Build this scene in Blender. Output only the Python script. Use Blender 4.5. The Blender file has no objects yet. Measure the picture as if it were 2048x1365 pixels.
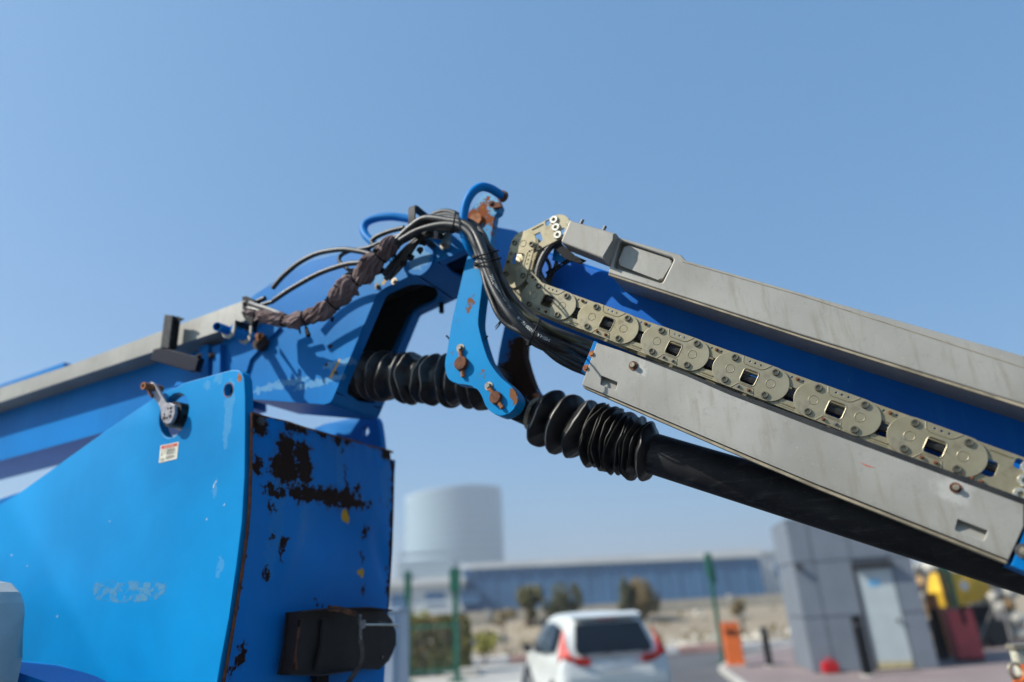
import bpy, bmesh, math, random
import numpy as np
from mathutils import Vector, Matrix, noise as mnoise
random.seed(7)
S = bpy.context.scene
COL = S.collection

# ------------------------------------------------------------------ camera
PITCH, ROLL = math.radians(21.3), math.radians(3.4)
F = Vector((0, math.cos(PITCH), math.sin(PITCH)))
_R0 = Vector((1, 0, 0)); _U0 = Vector((0, -math.sin(PITCH), math.cos(PITCH)))
CR = _R0*math.cos(ROLL) - _U0*math.sin(ROLL)
CU = _R0*math.sin(ROLL) + _U0*math.cos(ROLL)
CP = Vector((0, 0, 1.85))
FPX = 1365.0
cam_d = bpy.data.cameras.new('camera'); cam = bpy.data.objects.new('camera', cam_d); COL.objects.link(cam)
cam_d.sensor_width = 36; cam_d.lens = 36*FPX/2048
cam_d.clip_start = .05; cam_d.clip_end = 6000
cam.matrix_world = Matrix(((CR.x, CU.x, -F.x, CP.x), (CR.y, CU.y, -F.y, CP.y), (CR.z, CU.z, -F.z, CP.z), (0, 0, 0, 1)))
cam_d.dof.use_dof = True; cam_d.dof.focus_distance = 2.05; cam_d.dof.aperture_fstop = .86
S.camera = cam

# machine frame: local x along the boom (to the right, towards the viewer), y away from the viewer, z up
PSI = math.radians(25.75)
MA = Vector((0.0866, 2.1778, 0))
MX = Vector((math.cos(PSI), -math.sin(PSI), 0)); MY = Vector((math.sin(PSI), math.cos(PSI), 0)); MZ = Vector((0, 0, 1))

# ------------------------------------------------------------------ sky, sun, exposure
a_, b_, c_ = .58, .44, .68
SUN = (-MX*a_ - MY*b_ + MZ*c_).normalized()
el = math.asin(SUN.z); az = math.atan2(SUN.x, SUN.y)
W = bpy.data.worlds.new('World'); S.world = W; W.use_nodes = True
wn = W.node_tree.nodes; wl = W.node_tree.links
sky = wn.new('ShaderNodeTexSky'); sky.sky_type = 'NISHITA'; sky.sun_disc = False
sky.sun_elevation = el; sky.sun_rotation = az; sky.altitude = 0; sky.air_density = 1.0; sky.dust_density = 2.2; sky.ozone_density = 1.0
bg = wn['Background']; bg.inputs[1].default_value = .115
tint = wn.new('ShaderNodeMix'); tint.data_type = 'RGBA'; tint.blend_type = 'MULTIPLY'; tint.inputs[0].default_value = 1; tint.inputs[7].default_value = (.72, .98, 1.08, 1)
flat = wn.new('ShaderNodeMix'); flat.data_type = 'RGBA'; flat.inputs[0].default_value = .58; flat.inputs[7].default_value = (.86, 2.22, 4.35, 1)   # dusty air evens the dome out
wl.new(sky.outputs[0], tint.inputs[6]); wl.new(tint.outputs[2], flat.inputs[6]); wl.new(flat.outputs[2], bg.inputs[0])
sd = bpy.data.lights.new('sun', 'SUN'); sd.energy = 5.0; sd.angle = math.radians(.53); sd.color = (1, .955, .88)
so = bpy.data.objects.new('sun', sd); COL.objects.link(so)
so.rotation_euler = SUN.to_track_quat('Z', 'Y').to_euler(); so.location = (0, 0, 30)
S.view_settings.view_transform = 'Standard'; S.view_settings.look = 'None'
S.view_settings.exposure = .50; S.view_settings.gamma = 1; S.view_settings.use_curve_mapping = False
S.render.engine = 'CYCLES'
S.cycles.use_denoising = True
S.cycles.max_bounces = 6; S.cycles.transparent_max_bounces = 8

# ------------------------------------------------------------------ helpers
def ray(px, py):
    return F + CR*((px-1024)/FPX) - CU*((py-682.5)/FPX)
def toL(P):
    d = P-MA; return Vector((d.dot(MX), d.dot(MY), d.z))
def Q(px, py, y=0.0):
    """pixel of the photograph -> point of the machine's plane local y"""
    r = ray(px, py); t = (y-(CP-MA).dot(MY))/r.dot(MY); return toL(CP+r*t)
def QX(px, py, x):
    r = ray(px, py); t = (x-(CP-MA).dot(MX))/r.dot(MX); return toL(CP+r*t)
def B(px, py, Y):
    r = ray(px, py); return CP+r*(Y/r.y)
def G(px, py, z=0.0):
    r = ray(px, py); return CP+r*((z-CP.z)/r.z)

def bmobj(name, bm, mat, parent=None, label=None, smooth=None, mats=None):
    me = bpy.data.meshes.new(name)
    bmesh.ops.recalc_face_normals(bm, faces=bm.faces)
    bm.to_mesh(me); bm.free()
    if mats:
        for m in mats: me.materials.append(m)
    elif mat: me.materials.append(mat)
    if smooth is not None:
        for p in me.polygons: p.use_smooth = True
        if smooth < 180:
            try: me.set_sharp_from_angle(angle=math.radians(smooth))
            except Exception: pass
    o = bpy.data.objects.new(name, me); COL.objects.link(o)
    if parent: o.parent = parent
    if label: o['label'] = label
    return o
def pyobj(name, verts, faces, mat, parent=None, label=None, smooth=None, attrs=None):
    me = bpy.data.meshes.new(name); me.from_pydata([tuple(v) for v in verts], [], faces); me.update()
    bm = bmesh.new(); bm.from_mesh(me); bmesh.ops.recalc_face_normals(bm, faces=bm.faces); bm.to_mesh(me); bm.free()
    if mat: me.materials.append(mat)
    if smooth is not None:
        for p in me.polygons: p.use_smooth = True
        if smooth < 180: me.set_sharp_from_angle(angle=math.radians(smooth))
    if attrs:
        for k, v in attrs.items():
            a = me.attributes.new(k, 'FLOAT', 'POINT'); a.data.foreach_set('value', np.asarray(v, dtype=np.float32))
    o = bpy.data.objects.new(name, me); COL.objects.link(o)
    if parent: o.parent = parent
    if label: o['label'] = label
    return o
def tag(o, label=None, cat=None, group=None, kind=None):
    if label: o['label'] = label
    if cat: o['category'] = cat
    if group: o['group'] = group
    if kind: o['kind'] = kind
    return o
def empty(name, loc, rz=0.0):
    o = bpy.data.objects.new(name, None); COL.objects.link(o); o.location = loc; o.rotation_euler = (0, 0, rz); o.empty_display_size = .2
    return o
def round_poly(pts, r, n=4):
    """2-D polygon with rounded corners; r a number or a list per corner"""
    out = []; N = len(pts)
    for i, p in enumerate(pts):
        rr = r[i] if isinstance(r, (list, tuple)) else r
        a = Vector(pts[i-1]); b = Vector(p); c = Vector(pts[(i+1) % N])
        if rr <= 0: out.append(b); continue
        u = (a-b); v = (c-b); lu, lv = u.length, v.length; u.normalize(); v.normalize()
        ang = u.angle(v) if lu > 1e-9 and lv > 1e-9 else math.pi
        d = min(rr/max(math.tan(ang/2), .05), lu*.48, lv*.48)
        p0 = b+u*d; p1 = b+v*d
        for k in range(n+1):
            t = k/n; out.append(p0*(1-t)**2 + b*2*t*(1-t) + p1*t*t)
    return out
def spline(pts, n=8, closed=False):
    """Catmull-Rom through points (tuples of any dimension)"""
    P = [Vector(p) for p in pts]; out = []
    N = len(P)
    for i in range(N if closed else N-1):
        if closed: p0, p1, p2, p3 = P[i-1], P[i], P[(i+1) % N], P[(i+2) % N]
        else:
            p1, p2 = P[i], P[i+1]; p0 = P[i-1] if i else p1*2-p2; p3 = P[i+2] if i+2 < N else p2*2-p1
        for k in range(n):
            t = k/n
            out.append(.5*((2*p1)+(-p0+p2)*t+(2*p0-5*p1+4*p2-p3)*t*t+(-p0+3*p1-3*p2+p3)*t**3))
    if not closed: out.append(P[-1])
    return out
def add_prism(bm, loop3, dvec, holes=(), bevel=0.0, seg=2):
    """loop3: 3-D outline (planar), holes: 3-D loops, extruded by dvec"""
    edges = []; es = []
    for lp in [loop3]+list(holes):
        vs = [bm.verts.new(p) for p in lp]
        for i in range(len(vs)): es.append(bm.edges.new((vs[i-1], vs[i])))
    if holes:
        r = bmesh.ops.triangle_fill(bm, use_beauty=True, use_dissolve=False, edges=es, normal=dvec.normalized())
        fs = [g for g in r['geom'] if isinstance(g, bmesh.types.BMFace)]
    else:
        fs = [bm.faces.new(vs)]
    front_edges = es[:]
    mp = {}
    for f in fs:
        for v in f.verts:
            if v not in mp: mp[v] = bm.verts.new(v.co+dvec)
    back = [bm.faces.new([mp[v] for v in reversed(f.verts)]) for f in fs]
    for e in es:
        p, q = e.verts
        if p in mp and q in mp: bm.faces.new((p, q, mp[q], mp[p]))
    if bevel > 0:
        ee = [e for e in front_edges if e.is_valid and len(e.link_faces) == 2]
        bmesh.ops.bevel(bm, geom=ee, offset=bevel, segments=seg, affect='EDGES', clamp_overlap=True, profile=.5)
    return bm
def prism(name, pix, y0, t, mat, parent, holes=(), bevel=.002, label=None, seg=2, rnd=None, rn=4, smooth=14):
    """outline in pixels of the photograph laid on plane y0, thickness t away from the viewer"""
    pp = round_poly([Vector(p) for p in pix], rnd, rn) if rnd is not None else [Vector(p) for p in pix]
    lo = [Q(p[0], p[1], y0) for p in pp]
    hh = [[Q(p[0], p[1], y0) for p in h] for h in holes]
    bm = bmesh.new(); add_prism(bm, lo, Vector((0, t, 0)), hh, bevel, seg)
    return bmobj(name, bm, mat, parent, label, smooth)
def prismL(name, lo, dvec, mat, parent, holes=(), bevel=.002, label=None, smooth=14, seg=2):
    bm = bmesh.new(); add_prism(bm, [Vector(p) for p in lo], Vector(dvec), [[Vector(p) for p in h] for h in holes], bevel, seg)
    return bmobj(name, bm, mat, parent, label, smooth)
def frames(P):
    n = len(P); T = []
    for i in range(n):
        d = P[min(i+1, n-1)]-P[max(i-1, 0)]; T.append(d.normalized())
    up = Vector((0, -1, 0))
    if abs(T[0].dot(up)) > .9: up = Vector((0, 0, 1))
    N = []; nrm = (up-T[0]*up.dot(T[0])).normalized()
    for i in range(n):
        nrm = (nrm-T[i]*nrm.dot(T[i])).normalized(); N.append(nrm)
    return T, N
def add_sweep(bm, P, rad, seg=10, caps=True, hollow=0):
    T, N = frames(P); rings = []
    for i, p in enumerate(P):
        r = rad(i/(len(P)-1)) if callable(rad) else rad
        bn = T[i].cross(N[i])
        rings.append([bm.verts.new(p+(N[i]*math.cos(2*math.pi*k/seg)+bn*math.sin(2*math.pi*k/seg))*r) for k in range(seg)])
    for i in range(len(P)-1):
        for k in range(seg):
            bm.faces.new((rings[i][k-1], rings[i][k], rings[i+1][k], rings[i+1][k-1]))
    if caps:
        if hollow:
            for ring, T0, s in ((rings[0], T[0], 1), (rings[-1], T[-1], -1)):
                c = sum((v.co for v in ring), Vector())/seg
                inner = [bm.verts.new(c+(v.co-c)*hollow) for v in ring]
                deep = [bm.verts.new(v.co+T0*s*.04) for v in inner]
                for k in range(seg):
                    bm.faces.new((ring[k-1], ring[k], inner[k], inner[k-1])); bm.faces.new((inner[k-1], inner[k], deep[k], deep[k-1]))
                bm.faces.new(deep)
        else:
            bm.faces.new(rings[0]); bm.faces.new(rings[-1])
    return rings
def sweep(name, P, rad, mat, parent, seg=10, label=None, hollow=0, smooth=40):
    bm = bmesh.new(); add_sweep(bm, P, rad, seg, True, hollow)
    return bmobj(name, bm, mat, parent, label, smooth)
def hose(name, pts, rad, mat, parent, seg=10, n=7, label=None, hollow=.6):
    """pts: (px, py, y)"""
    return sweep(name, spline([Q(*p) for p in pts], n), rad, mat, parent, seg, label, hollow)
def add_cyl(bm, c, axis, r, h, seg=20, r2=None, bevel=0):
    axis = Vector(axis).normalized(); q = Vector((0, 0, 1)).rotation_difference(axis).to_matrix().to_4x4()
    m = Matrix.Translation(Vector(c)+axis*h/2) @ q
    g = bmesh.ops.create_cone(bm, cap_ends=True, segments=seg, radius1=r, radius2=r if r2 is None else r2, depth=h, matrix=m)
    return g['verts']
def cyl(name, c, axis, r, h, mat, parent, seg=24, label=None, r2=None, smooth=35):
    bm = bmesh.new(); add_cyl(bm, c, axis, r, h, seg, r2)
    return bmobj(name, bm, mat, parent, label, smooth)
def add_box(bm, lo, hi, M=None):
    x0, y0, z0 = lo; x1, y1, z1 = hi
    vs = [Vector((x, y, z)) for x in (x0, x1) for y in (y0, y1) for z in (z0, z1)]
    if M: vs = [M @ v for v in vs]
    v = [bm.verts.new(p) for p in vs]
    for f in ((0, 1, 3, 2), (4, 6, 7, 5), (0, 4, 5, 1), (2, 3, 7, 6), (0, 2, 6, 4), (1, 5, 7, 3)): bm.faces.new([v[i] for i in f])
    return v
def box(name, lo, hi, mat, parent=None, bevel=0, M=None, label=None):
    bm = bmesh.new(); add_box(bm, lo, hi, M)
    if bevel: bmesh.ops.bevel(bm, geom=bm.edges[:], offset=bevel, segments=2, affect='EDGES', clamp_overlap=True)
    return bmobj(name, bm, mat, parent, label, 30)

# ------------------------------------------------------------------ materials
def srgb(h):
    h = [x/255 for x in h]; return tuple(x/12.92 if x <= .04045 else ((x+.055)/1.055)**2.4 for x in h)+(1,)
class NT:
    def __init__(s, name):
        s.m = bpy.data.materials.new(name); s.m.use_nodes = True; s.t = s.m.node_tree; s.n = s.t.nodes; s.l = s.t.links
        s.p = s.n['Principled BSDF']; s.tc = s.n.new('ShaderNodeTexCoord'); s.co = s.tc.outputs['Object']
    def mapping(s, scale):
        m = s.n.new('ShaderNodeMapping'); m.inputs['Scale'].default_value = scale; s.l.new(s.co, m.inputs[0]); return m.outputs[0]
    def noise(s, scale, detail=3, rough=.55, vec=None, dist=0):
        t = s.n.new('ShaderNodeTexNoise'); t.inputs['Scale'].default_value = scale; t.inputs['Detail'].default_value = detail
        t.inputs['Roughness'].default_value = rough; t.inputs['Distortion'].default_value = dist
        s.l.new(vec or s.co, t.inputs['Vector']); return t.outputs[0]
    def math(s, op, a, b=0.0, c=None):
        m = s.n.new('ShaderNodeMath'); m.operation = op
        for i, v in enumerate((a, b, c)):
            if v is None: continue
            if isinstance(v, (int, float)): m.inputs[i].default_value = v
            else: s.l.new(v, m.inputs[i])
        return m.outputs[0]
    def ramp(s, v, lo, hi):
        m = s.n.new('ShaderNodeMapRange'); m.interpolation_type = 'SMOOTHSTEP'; m.inputs['From Min'].default_value = lo; m.inputs['From Max'].default_value = hi
        s.l.new(v, m.inputs['Value']); return m.outputs['Result']
    def mix(s, f, a, b):
        m = s.n.new('ShaderNodeMix'); m.data_type = 'RGBA'
        if isinstance(f, (int, float)): m.inputs[0].default_value = f
        else: s.l.new(f, m.inputs[0])
        for i, v in ((6, a), (7, b)):
            if isinstance(v, tuple): m.inputs[i].default_value = v
            else: s.l.new(v, m.inputs[i])
        return m.outputs[2]
    def attr(s, name):
        a = s.n.new('ShaderNodeAttribute'); a.attribute_name = name; return a.outputs['Fac']
    def spots(s, lst, warp=.03, wscale=22, raw=False):
        """lst of (x, y, z, r): irregular patches; value > 0 inside"""
        nz = s.n.new('ShaderNodeTexNoise'); nz.inputs['Scale'].default_value = wscale; nz.inputs['Detail'].default_value = 5; nz.inputs['Roughness'].default_value = .65
        s.l.new(s.co, nz.inputs['Vector'])
        sub = s.n.new('ShaderNodeVectorMath'); sub.operation = 'SUBTRACT'; s.l.new(nz.outputs['Color'], sub.inputs[0]); sub.inputs[1].default_value = (.5, .5, .5)
        sc = s.n.new('ShaderNodeVectorMath'); sc.operation = 'SCALE'; s.l.new(sub.outputs[0], sc.inputs[0]); sc.inputs['Scale'].default_value = warp*2
        ad = s.n.new('ShaderNodeVectorMath'); s.l.new(s.co, ad.inputs[0]); s.l.new(sc.outputs[0], ad.inputs[1])
        cur = None
        for sp in lst:
            x, y, z, r = sp[:4]
            v = ad.outputs[0]
            if len(sp) > 4:   # stretched spot
                mp = s.n.new('ShaderNodeVectorMath'); mp.operation = 'SUBTRACT'; s.l.new(v, mp.inputs[0]); mp.inputs[1].default_value = (x, y, z)
                ml = s.n.new('ShaderNodeVectorMath'); ml.operation = 'MULTIPLY'; s.l.new(mp.outputs[0], ml.inputs[0]); ml.inputs[1].default_value = sp[4]
                ln = s.n.new('ShaderNodeVectorMath'); ln.operation = 'LENGTH'; s.l.new(ml.outputs[0], ln.inputs[0]); d = ln.outputs['Value']
            else:
                ds = s.n.new('ShaderNodeVectorMath'); ds.operation = 'DISTANCE'; s.l.new(v, ds.inputs[0]); ds.inputs[1].default_value = (x, y, z); d = ds.outputs['Value']
            val = s.math('MULTIPLY_ADD', d, -1/r, 1.0)
            cur = val if cur is None else s.math('MAXIMUM', cur, val)
        if raw: return cur
        return s.ramp(cur, -.02, .05)
    def bump(s, h, strength=.2, dist=.005):
        b = s.n.new('ShaderNodeBump'); b.inputs['Strength'].default_value = strength; b.inputs['Distance'].default_value = dist
        s.l.new(h, b.inputs['Height']); s.l.new(b.outputs[0], s.p.inputs['Normal'])
    def out(s, col=None, rough=None, metal=None, spec=None):
        for k, v in (('Base Color', col), ('Roughness', rough), ('Metallic', metal), ('Specular IOR Level', spec)):
            if v is None: continue
            if isinstance(v, (int, float, tuple)): s.p.inputs[k].default_value = v
            else: s.l.new(v, s.p.inputs[k])
        return s.m
def plain(name, col, rough=.6, metal=0.0, var=.15, scale=8, bump=.0, bscale=120, spec=None):
    t = NT(name); n = t.noise(scale, 4)
    dark = tuple(c*(1-var) for c in col[:3])+(1,); lite = tuple(min(1, c*(1+var)) for c in col[:3])+(1,)
    c = t.mix(t.ramp(n, .3, .7), dark, lite)
    r = t.math('MULTIPLY_ADD', n, .15, rough-.075)
    if bump: t.bump(t.noise(bscale, 3), bump, .003)
    return t.out(c, r, metal, spec)

BLUE = (0.0, 0.165, 0.480, 1)
RUST = (0.030, 0.010, 0.005, 1); RUSTO = (0.26, 0.075, 0.018, 1)
def paint(name, base=BLUE, spots=None, wscale=20, chips=.74, pale=None, rough=.46, rustcol=RUST, warp=.03, edge=None, yellow=None, paleamt=.35, palecol=(.16, .36, .52, 1)):
    t = NT(name)
    n1 = t.noise(1.7, 4); n2 = t.noise(5.0, 5, .6, t.mapping((5, 5, .5)))
    d = tuple(c*.84 for c in base[:3])+(1,); l = (base[0], base[1]*1.12, base[2]*1.07, 1)
    c = t.mix(t.ramp(n1, .3, .7), d, l)
    c = t.mix(t.math('MULTIPLY', t.ramp(n2, .52, .78), .22), c, (.012, .24, .50, 1))          # chalky run-down streaks
    g = t.noise(38, 5, .7); c = t.mix(t.math('MULTIPLY', t.ramp(g, .62, .8), .16), c, (.02, .07, .16, 1))   # grime
    if pale: c = t.mix(t.math('MULTIPLY', t.spots(pale, .035, 30), t.math('MULTIPLY_ADD', t.noise(40, 4), .5, paleamt)), c, palecol)
    sc = t.noise(1.0, 2, .5, t.mapping((210, 210, 24))); c = t.mix(t.math('MULTIPLY', t.ramp(sc, .75, .79), .4), c, (.12, .40, .62, 1))   # scratches
    if yellow: c = t.mix(t.spots(yellow, .004, 60), c, (.55, .30, .02, 1))
    rn = t.noise(70, 4, .7)
    rc = t.mix(t.ramp(t.noise(24, 5, .7), .55, .78), rustcol, tuple(x*2.6 for x in rustcol[:3])+(1,))
    m = t.ramp(t.math('MULTIPLY', rn, t.math('MULTIPLY_ADD', t.noise(4, 2), .5, .75)), chips, chips+.02)
    if spots:
        raw = t.math('MULTIPLY_ADD', t.math('SUBTRACT', t.noise(75, 4, .7), .5), .9, t.spots(spots, warp, wscale, True)); m = t.math('MAXIMUM', m, t.ramp(raw, -.02, .03))
        c = t.mix(t.math('MULTIPLY', t.ramp(raw, -.55, -.02), .30), c, (.03, .05, .07, 1))     # stained paint round the bare metal
        c = t.mix(t.math('MULTIPLY', t.ramp(raw, -.07, -.02), .5), c, (.13, .055, .025, 1))
    c = t.mix(m, c, rc)
    r = t.math('MULTIPLY_ADD', m, .4, t.math('MULTIPLY_ADD', n2, .16, rough-.06) if False else rough)
    h = t.math('MULTIPLY_ADD', m, -1.0, t.math('MULTIPLY', t.noise(160, 2), .12))
    t.bump(h, .6, .002)
    return t.out(c, r, 0.0, .1)

M = {}
M['blue'] = paint('blue_paint')
M['blue_worn'] = paint('blue_paint_worn', chips=.66, rustcol=(.09, .034, .015, 1))
M['rust'] = plain('rusted_steel', (.13, .048, .022, 1), .85, .2, .5, 40, .6, 150)
M['rust_orange'] = plain('orange_rust', (.30, .105, .03, 1), .85, .0, .4, 45, .5, 160)
M['rust_dark'] = plain('dark_rust', (.022, .010, .007, 1), .8, .0, .6, 25, .5, 120)
M['steel'] = plain('worn_steel', (.17, .16, .145, 1), .5, .5, .25, 60, .2, 200)
M['bolt'] = plain('zinc_bolt', (.30, .26, .19, 1), .45, .55, .4, 150, .2, 400)
M['bolt_dark'] = plain('dark_bolt', (.09, .085, .08, 1), .5, .5, .4, 150, .2, 400)
M['black'] = plain('black_paint', (.006, .007, .009, 1), .6, .0, .35, 30, .2, 120, .12)
M['black_dusty'] = plain('dusty_black_paint', (.022, .024, .026, 1), .6, .0, .7, 35, .3, 160, .2)
M['rubber'] = plain('hose_rubber', (.014, .0135, .0125, 1), .46, .0, .5, 22, .2, 160)
M['rubber_dusty'] = plain('dusty_hose_rubber', (.045, .043, .039, 1), .6, .0, .5, 18, .2, 160)
M['rubber_mid'] = plain('worn_hose_rubber', (.024, .0235, .022, 1), .5, .0, .55, 26, .2, 160)
M['white_print'] = plain('white_print', (.62, .62, .58, 1), .6, 0, .1)
M['hub_black'] = plain('black_cast_hub', (.015, .016, .018, 1), .35, .3, .3, 40)
def grey_cover():
    t = NT('grey_cover_metal')
    n = t.noise(2.2, 4); f = t.noise(55, 5, .65); s2 = t.noise(3, 4, .6, t.mapping((14, 14, 2.0)))
    c = t.mix(t.ramp(n, .3, .7), (.245, .234, .202, 1), (.345, .333, .294, 1))
    c = t.mix(t.math('MULTIPLY', t.ramp(f, .55, .75), .3), c, (.15, .14, .115, 1))
    c = t.mix(t.math('MULTIPLY', t.ramp(s2, .50, .72), .5), c, (.22, .195, .145, 1))
    sc_ = t.noise(1, 2, .5, t.mapping((60, 60, 260))); c = t.mix(t.math('MULTIPLY', t.ramp(sc_, .72, .76), .45), c, (.52, .51, .47, 1))
    v = t.noise(200, 2, .5); c = t.mix(t.math('MULTIPLY', t.ramp(v, .70, .74), .5), c, (.65, .64, .6, 1))
    c = t.mix(t.math('MULTIPLY', t.ramp(t.noise(260, 2, .5), .71, .74), .7), c, (.05, .045, .04, 1))
    hal = [tuple(Q(px, py, -.03))+(r_,) for px, py, r_ in ((1905, 976, .040), (1280, 738, .022))]
    c = t.mix(t.math('MULTIPLY', t.ramp(t.spots(hal, .05, 30, True), -.3, .6), .4), c, (.55, .54, .50, 1))     # chalky bloom round the fasteners
    h1 = t.math('MULTIPLY_ADD', t.noise(4, 3), 2.0, t.math('MULTIPLY', t.noise(300, 3), .10)); t.bump(h1, .25, .006)
    return t.out(c, .52, .15)
M['cover'] = grey_cover()
M['cover_lip'] = plain('tan_cover_lip', (.26, .22, .15, 1), .6, 0, .3, 20, .2)
def zinc():
    t = NT('yellow_zinc_plate')
    n = t.noise(9, 5, .6); n2 = t.noise(28, 4, .6); oi = t.n.new('ShaderNodeObjectInfo')
    c = t.mix(t.ramp(n, .3, .7), (.245, .202, .105, 1), (.35, .303, .19, 1))
    c = t.mix(t.math('MULTIPLY', t.ramp(n2, .5, .72), .5), c, (.24, .235, .185, 1))
    c = t.mix(t.math('MULTIPLY', t.ramp(t.noise(16, 5, .7), .52, .72), .6), c, (.14, .095, .04, 1))
    c = t.mix(t.math('MULTIPLY', t.ramp(t.noise(60, 5, .75), .60, .72), .55), c, (.055, .045, .03, 1))
    c = t.mix(t.math('MULTIPLY', oi.outputs['Random'], .45), c, (.22, .21, .165, 1))
    t.bump(t.noise(240, 3), .12, .001)
    return t.out(c, .42, .45)
M['zinc'] = zinc()
M['zinc_edge'] = plain('zinc_rib', (.27, .225, .12, 1), .5, .4, .35, 60)
M['washer'] = plain('bright_washer', (.62, .58, .48, 1), .35, .8, .2, 120)
def fabric():
    t = NT('brown_sleeve_fabric')
    n = t.noise(14, 5, .6); w = t.noise(1, 2, .5, t.mapping((700, 700, 700)))
    c = t.mix(t.ramp(n, .3, .7), (.120, .082, .078, 1), (.21, .152, .144, 1))
    c = t.mix(t.math('MULTIPLY', t.ramp(t.noise(40, 4), .55, .75), .5), c, (.065, .048, .048, 1))
    t.bump(w, .4, .0008)
    return t.out(c, .9, 0, .1)
M['fabric'] = fabric()
def bellows_mat():
    t = NT('bellows_rubber')
    n = t.noise(24, 4); c = t.mix(t.ramp(n, .35, .7), (.006, .006, .007, 1), (.016, .0155, .015, 1))
    w = t.attr('wear'); pn = t.noise(7, 3)
    dirt = t.math('MULTIPLY', t.ramp(t.noise(9, 4, .6), .55, .75), .4)
    c = t.mix(dirt, c, (.07, .062, .048, 1))
    m = t.math('MULTIPLY', t.ramp(w, .75, .98), t.ramp(pn, .42, .60))
    c = t.mix(m, c, (.30, .275, .225, 1))
    t.bump(t.noise(60, 3), .25, .002)
    return t.out(c, t.math('MULTIPLY_ADD', n, .28, .28), 0, .4)
M['bellows'] = bellows_mat()
def cyl_mat():
    t = NT('black_cylinder_paint'); n = t.noise(7, 5, .65); st = t.noise(1, 4, .6, t.mapping((9, 40, 60)))
    c = t.mix(t.ramp(n, .35, .7), (.006, .0065, .008, 1), (.018, .018, .019, 1))
    c = t.mix(t.math('MULTIPLY', t.ramp(st, .52, .72), .32), c, (.10, .098, .095, 1))
    sp = t.noise(230, 2); c = t.mix(t.math('MULTIPLY', t.ramp(sp, .70, .74), .35), c, (.25, .24, .22, 1))
    t.bump(t.noise(90, 3), .15, .001)
    return t.out(c, t.math('MULTIPLY_ADD', n, .3, .42), 0, .25)
M['cyl'] = cyl_mat()
M['chrome'] = plain('worn_chrome_rod', (.22, .22, .24, 1), .3, .8, .3, 30)
M['tube_grey'] = plain('dark_grey_tube', (.085, .085, .095, 1), .45, .3, .5, 14, .1)

# ------------------------------------------------------------------ ground and far setting
def gmat(name, c1, c2, sc=.6, rough=.9, sc2=40):
    t = NT(name); n = t.noise(sc, 5); f = t.noise(sc2, 4, .7)
    c = t.mix(t.ramp(n, .35, .65), c1, c2); c = t.mix(t.math('MULTIPLY', f, .35), c, tuple(x*.55 for x in c1[:3])+(1,))
    t.bump(f, .3, .01); return t.out(c, rough)
M['sand'] = gmat('desert_sand', (.24, .195, .135, 1), (.31, .255, .18, 1), .12)
M['asphalt'] = gmat('asphalt', (.075, .075, .08, 1), (.10, .10, .105, 1), .5, .85, 60)
M['paver'] = gmat('pink_pavers', (.20, .155, .147, 1), (.25, .195, .185, 1), 1.2, .85, 30)
M['concrete'] = gmat('pale_concrete', (.42, .40, .36, 1), (.50, .48, .43, 1), .8, .85)
M['line'] = plain('white_road_paint', (.62, .62, .60, 1), .7, 0, .2, 6)

def sheet(name, pts, z, mat, kind='structure'):
    return tag(pyobj(name, [(p[0], p[1], z) for p in pts], [list(range(len(pts)))], mat), kind=kind)
sheet('ground', [(-1500, -300), (1500, -300), (1500, 2600), (-1500, 2600)], -.004, M['sand'])
sheet('road', [(-60, -30), (60, -30), (60, 26.5), (-60, 26.5)], 0, M['asphalt'])

# ================================================================== THE BOOM LIFT
lift = empty('boom_lift', MA, -PSI)
tag(lift, 'blue articulated boom lift with grey boom covers and rusty turret plate', 'boom lift')

# ---------- right boom direction
BX, BZ = 0.10146, -0.06652
BL = math.hypot(BX, BZ); UA = Vector((BX/BL, 0, BZ/BL)); UB = Vector((-BZ/BL, 0, BX/BL))   # along the boom, and up across it
C0 = Vector((0, 0, 2.8675))
def bp(a, b, y=0.0): return C0+UA*a+UB*b+Vector((0, y, 0))
def ab(px, py, y):
    v = Q(px, py, y)-C0; return v.dot(UA), v.dot(UB)

# ---------- main boom tube
tb_lo = ab(1110, 668, .135)[1]; tb_hi = .205
TUBE_A0 = ab(1030, 540, .135)[0]
sec = round_poly([Vector((.135, tb_lo)), Vector((.30, tb_lo)), Vector((.30, tb_hi)), Vector((.135, tb_hi))], .022, 5)
ring = [bp(TUBE_A0, p[1], p[0]) for p in sec]
M['blue_tube_shaded'] = paint('blue_paint_boom_shaded', base=(0, .12, .50, 1))  # same blue paint, deepened to carry the shade under the cover
tube = prismL('boom_tube', ring, UA*3.2, M['blue_tube_shaded'], lift, bevel=.003, label='main boom tube in shade-darkened blue under the grey cover')
# short darker flecks of bare metal on the tube
# ---------- upper grey cover
CY = -.035
cov = [(1216, 467.5), (1362, 510), (1372, 521), (2048, 713), (2300, 786), (2300, 890), (2048, 808), (1600, 669), (1217, 545.5)]
pocket = round_poly([Vector(p) for p in [(1240, 476), (1348.5, 516), (1325, 567), (1217.5, 540)]], 6, 4)
top_cover = None
pk_out = [(1233, 474), (1346, 516.5), (1349, 520), (1327, 563), (1321, 567), (1233, 536)]
def cover_part(name, pix, y0, t, label=None, holes=(), bevel=.006, seg=3):
    return prism(name, pix, y0, t, M['cover'], lift, holes=holes, bevel=bevel, label=label, seg=seg)
main = cover_part('boom_cover', [(1232, 473), (1362, 510), (1372, 521), (2048, 713), (2420, 822), (2420, 935), (2048, 808), (1600, 669), (1217, 545.5), (1222, 520)], CY, .34,
                  'long grey sheet metal cover along the top of the boom', holes=[round_poly([Vector(p) for p in [(1240, 481), (1349, 517), (1324, 567), (1226, 535)]], 7, 4)], bevel=.005)
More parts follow.
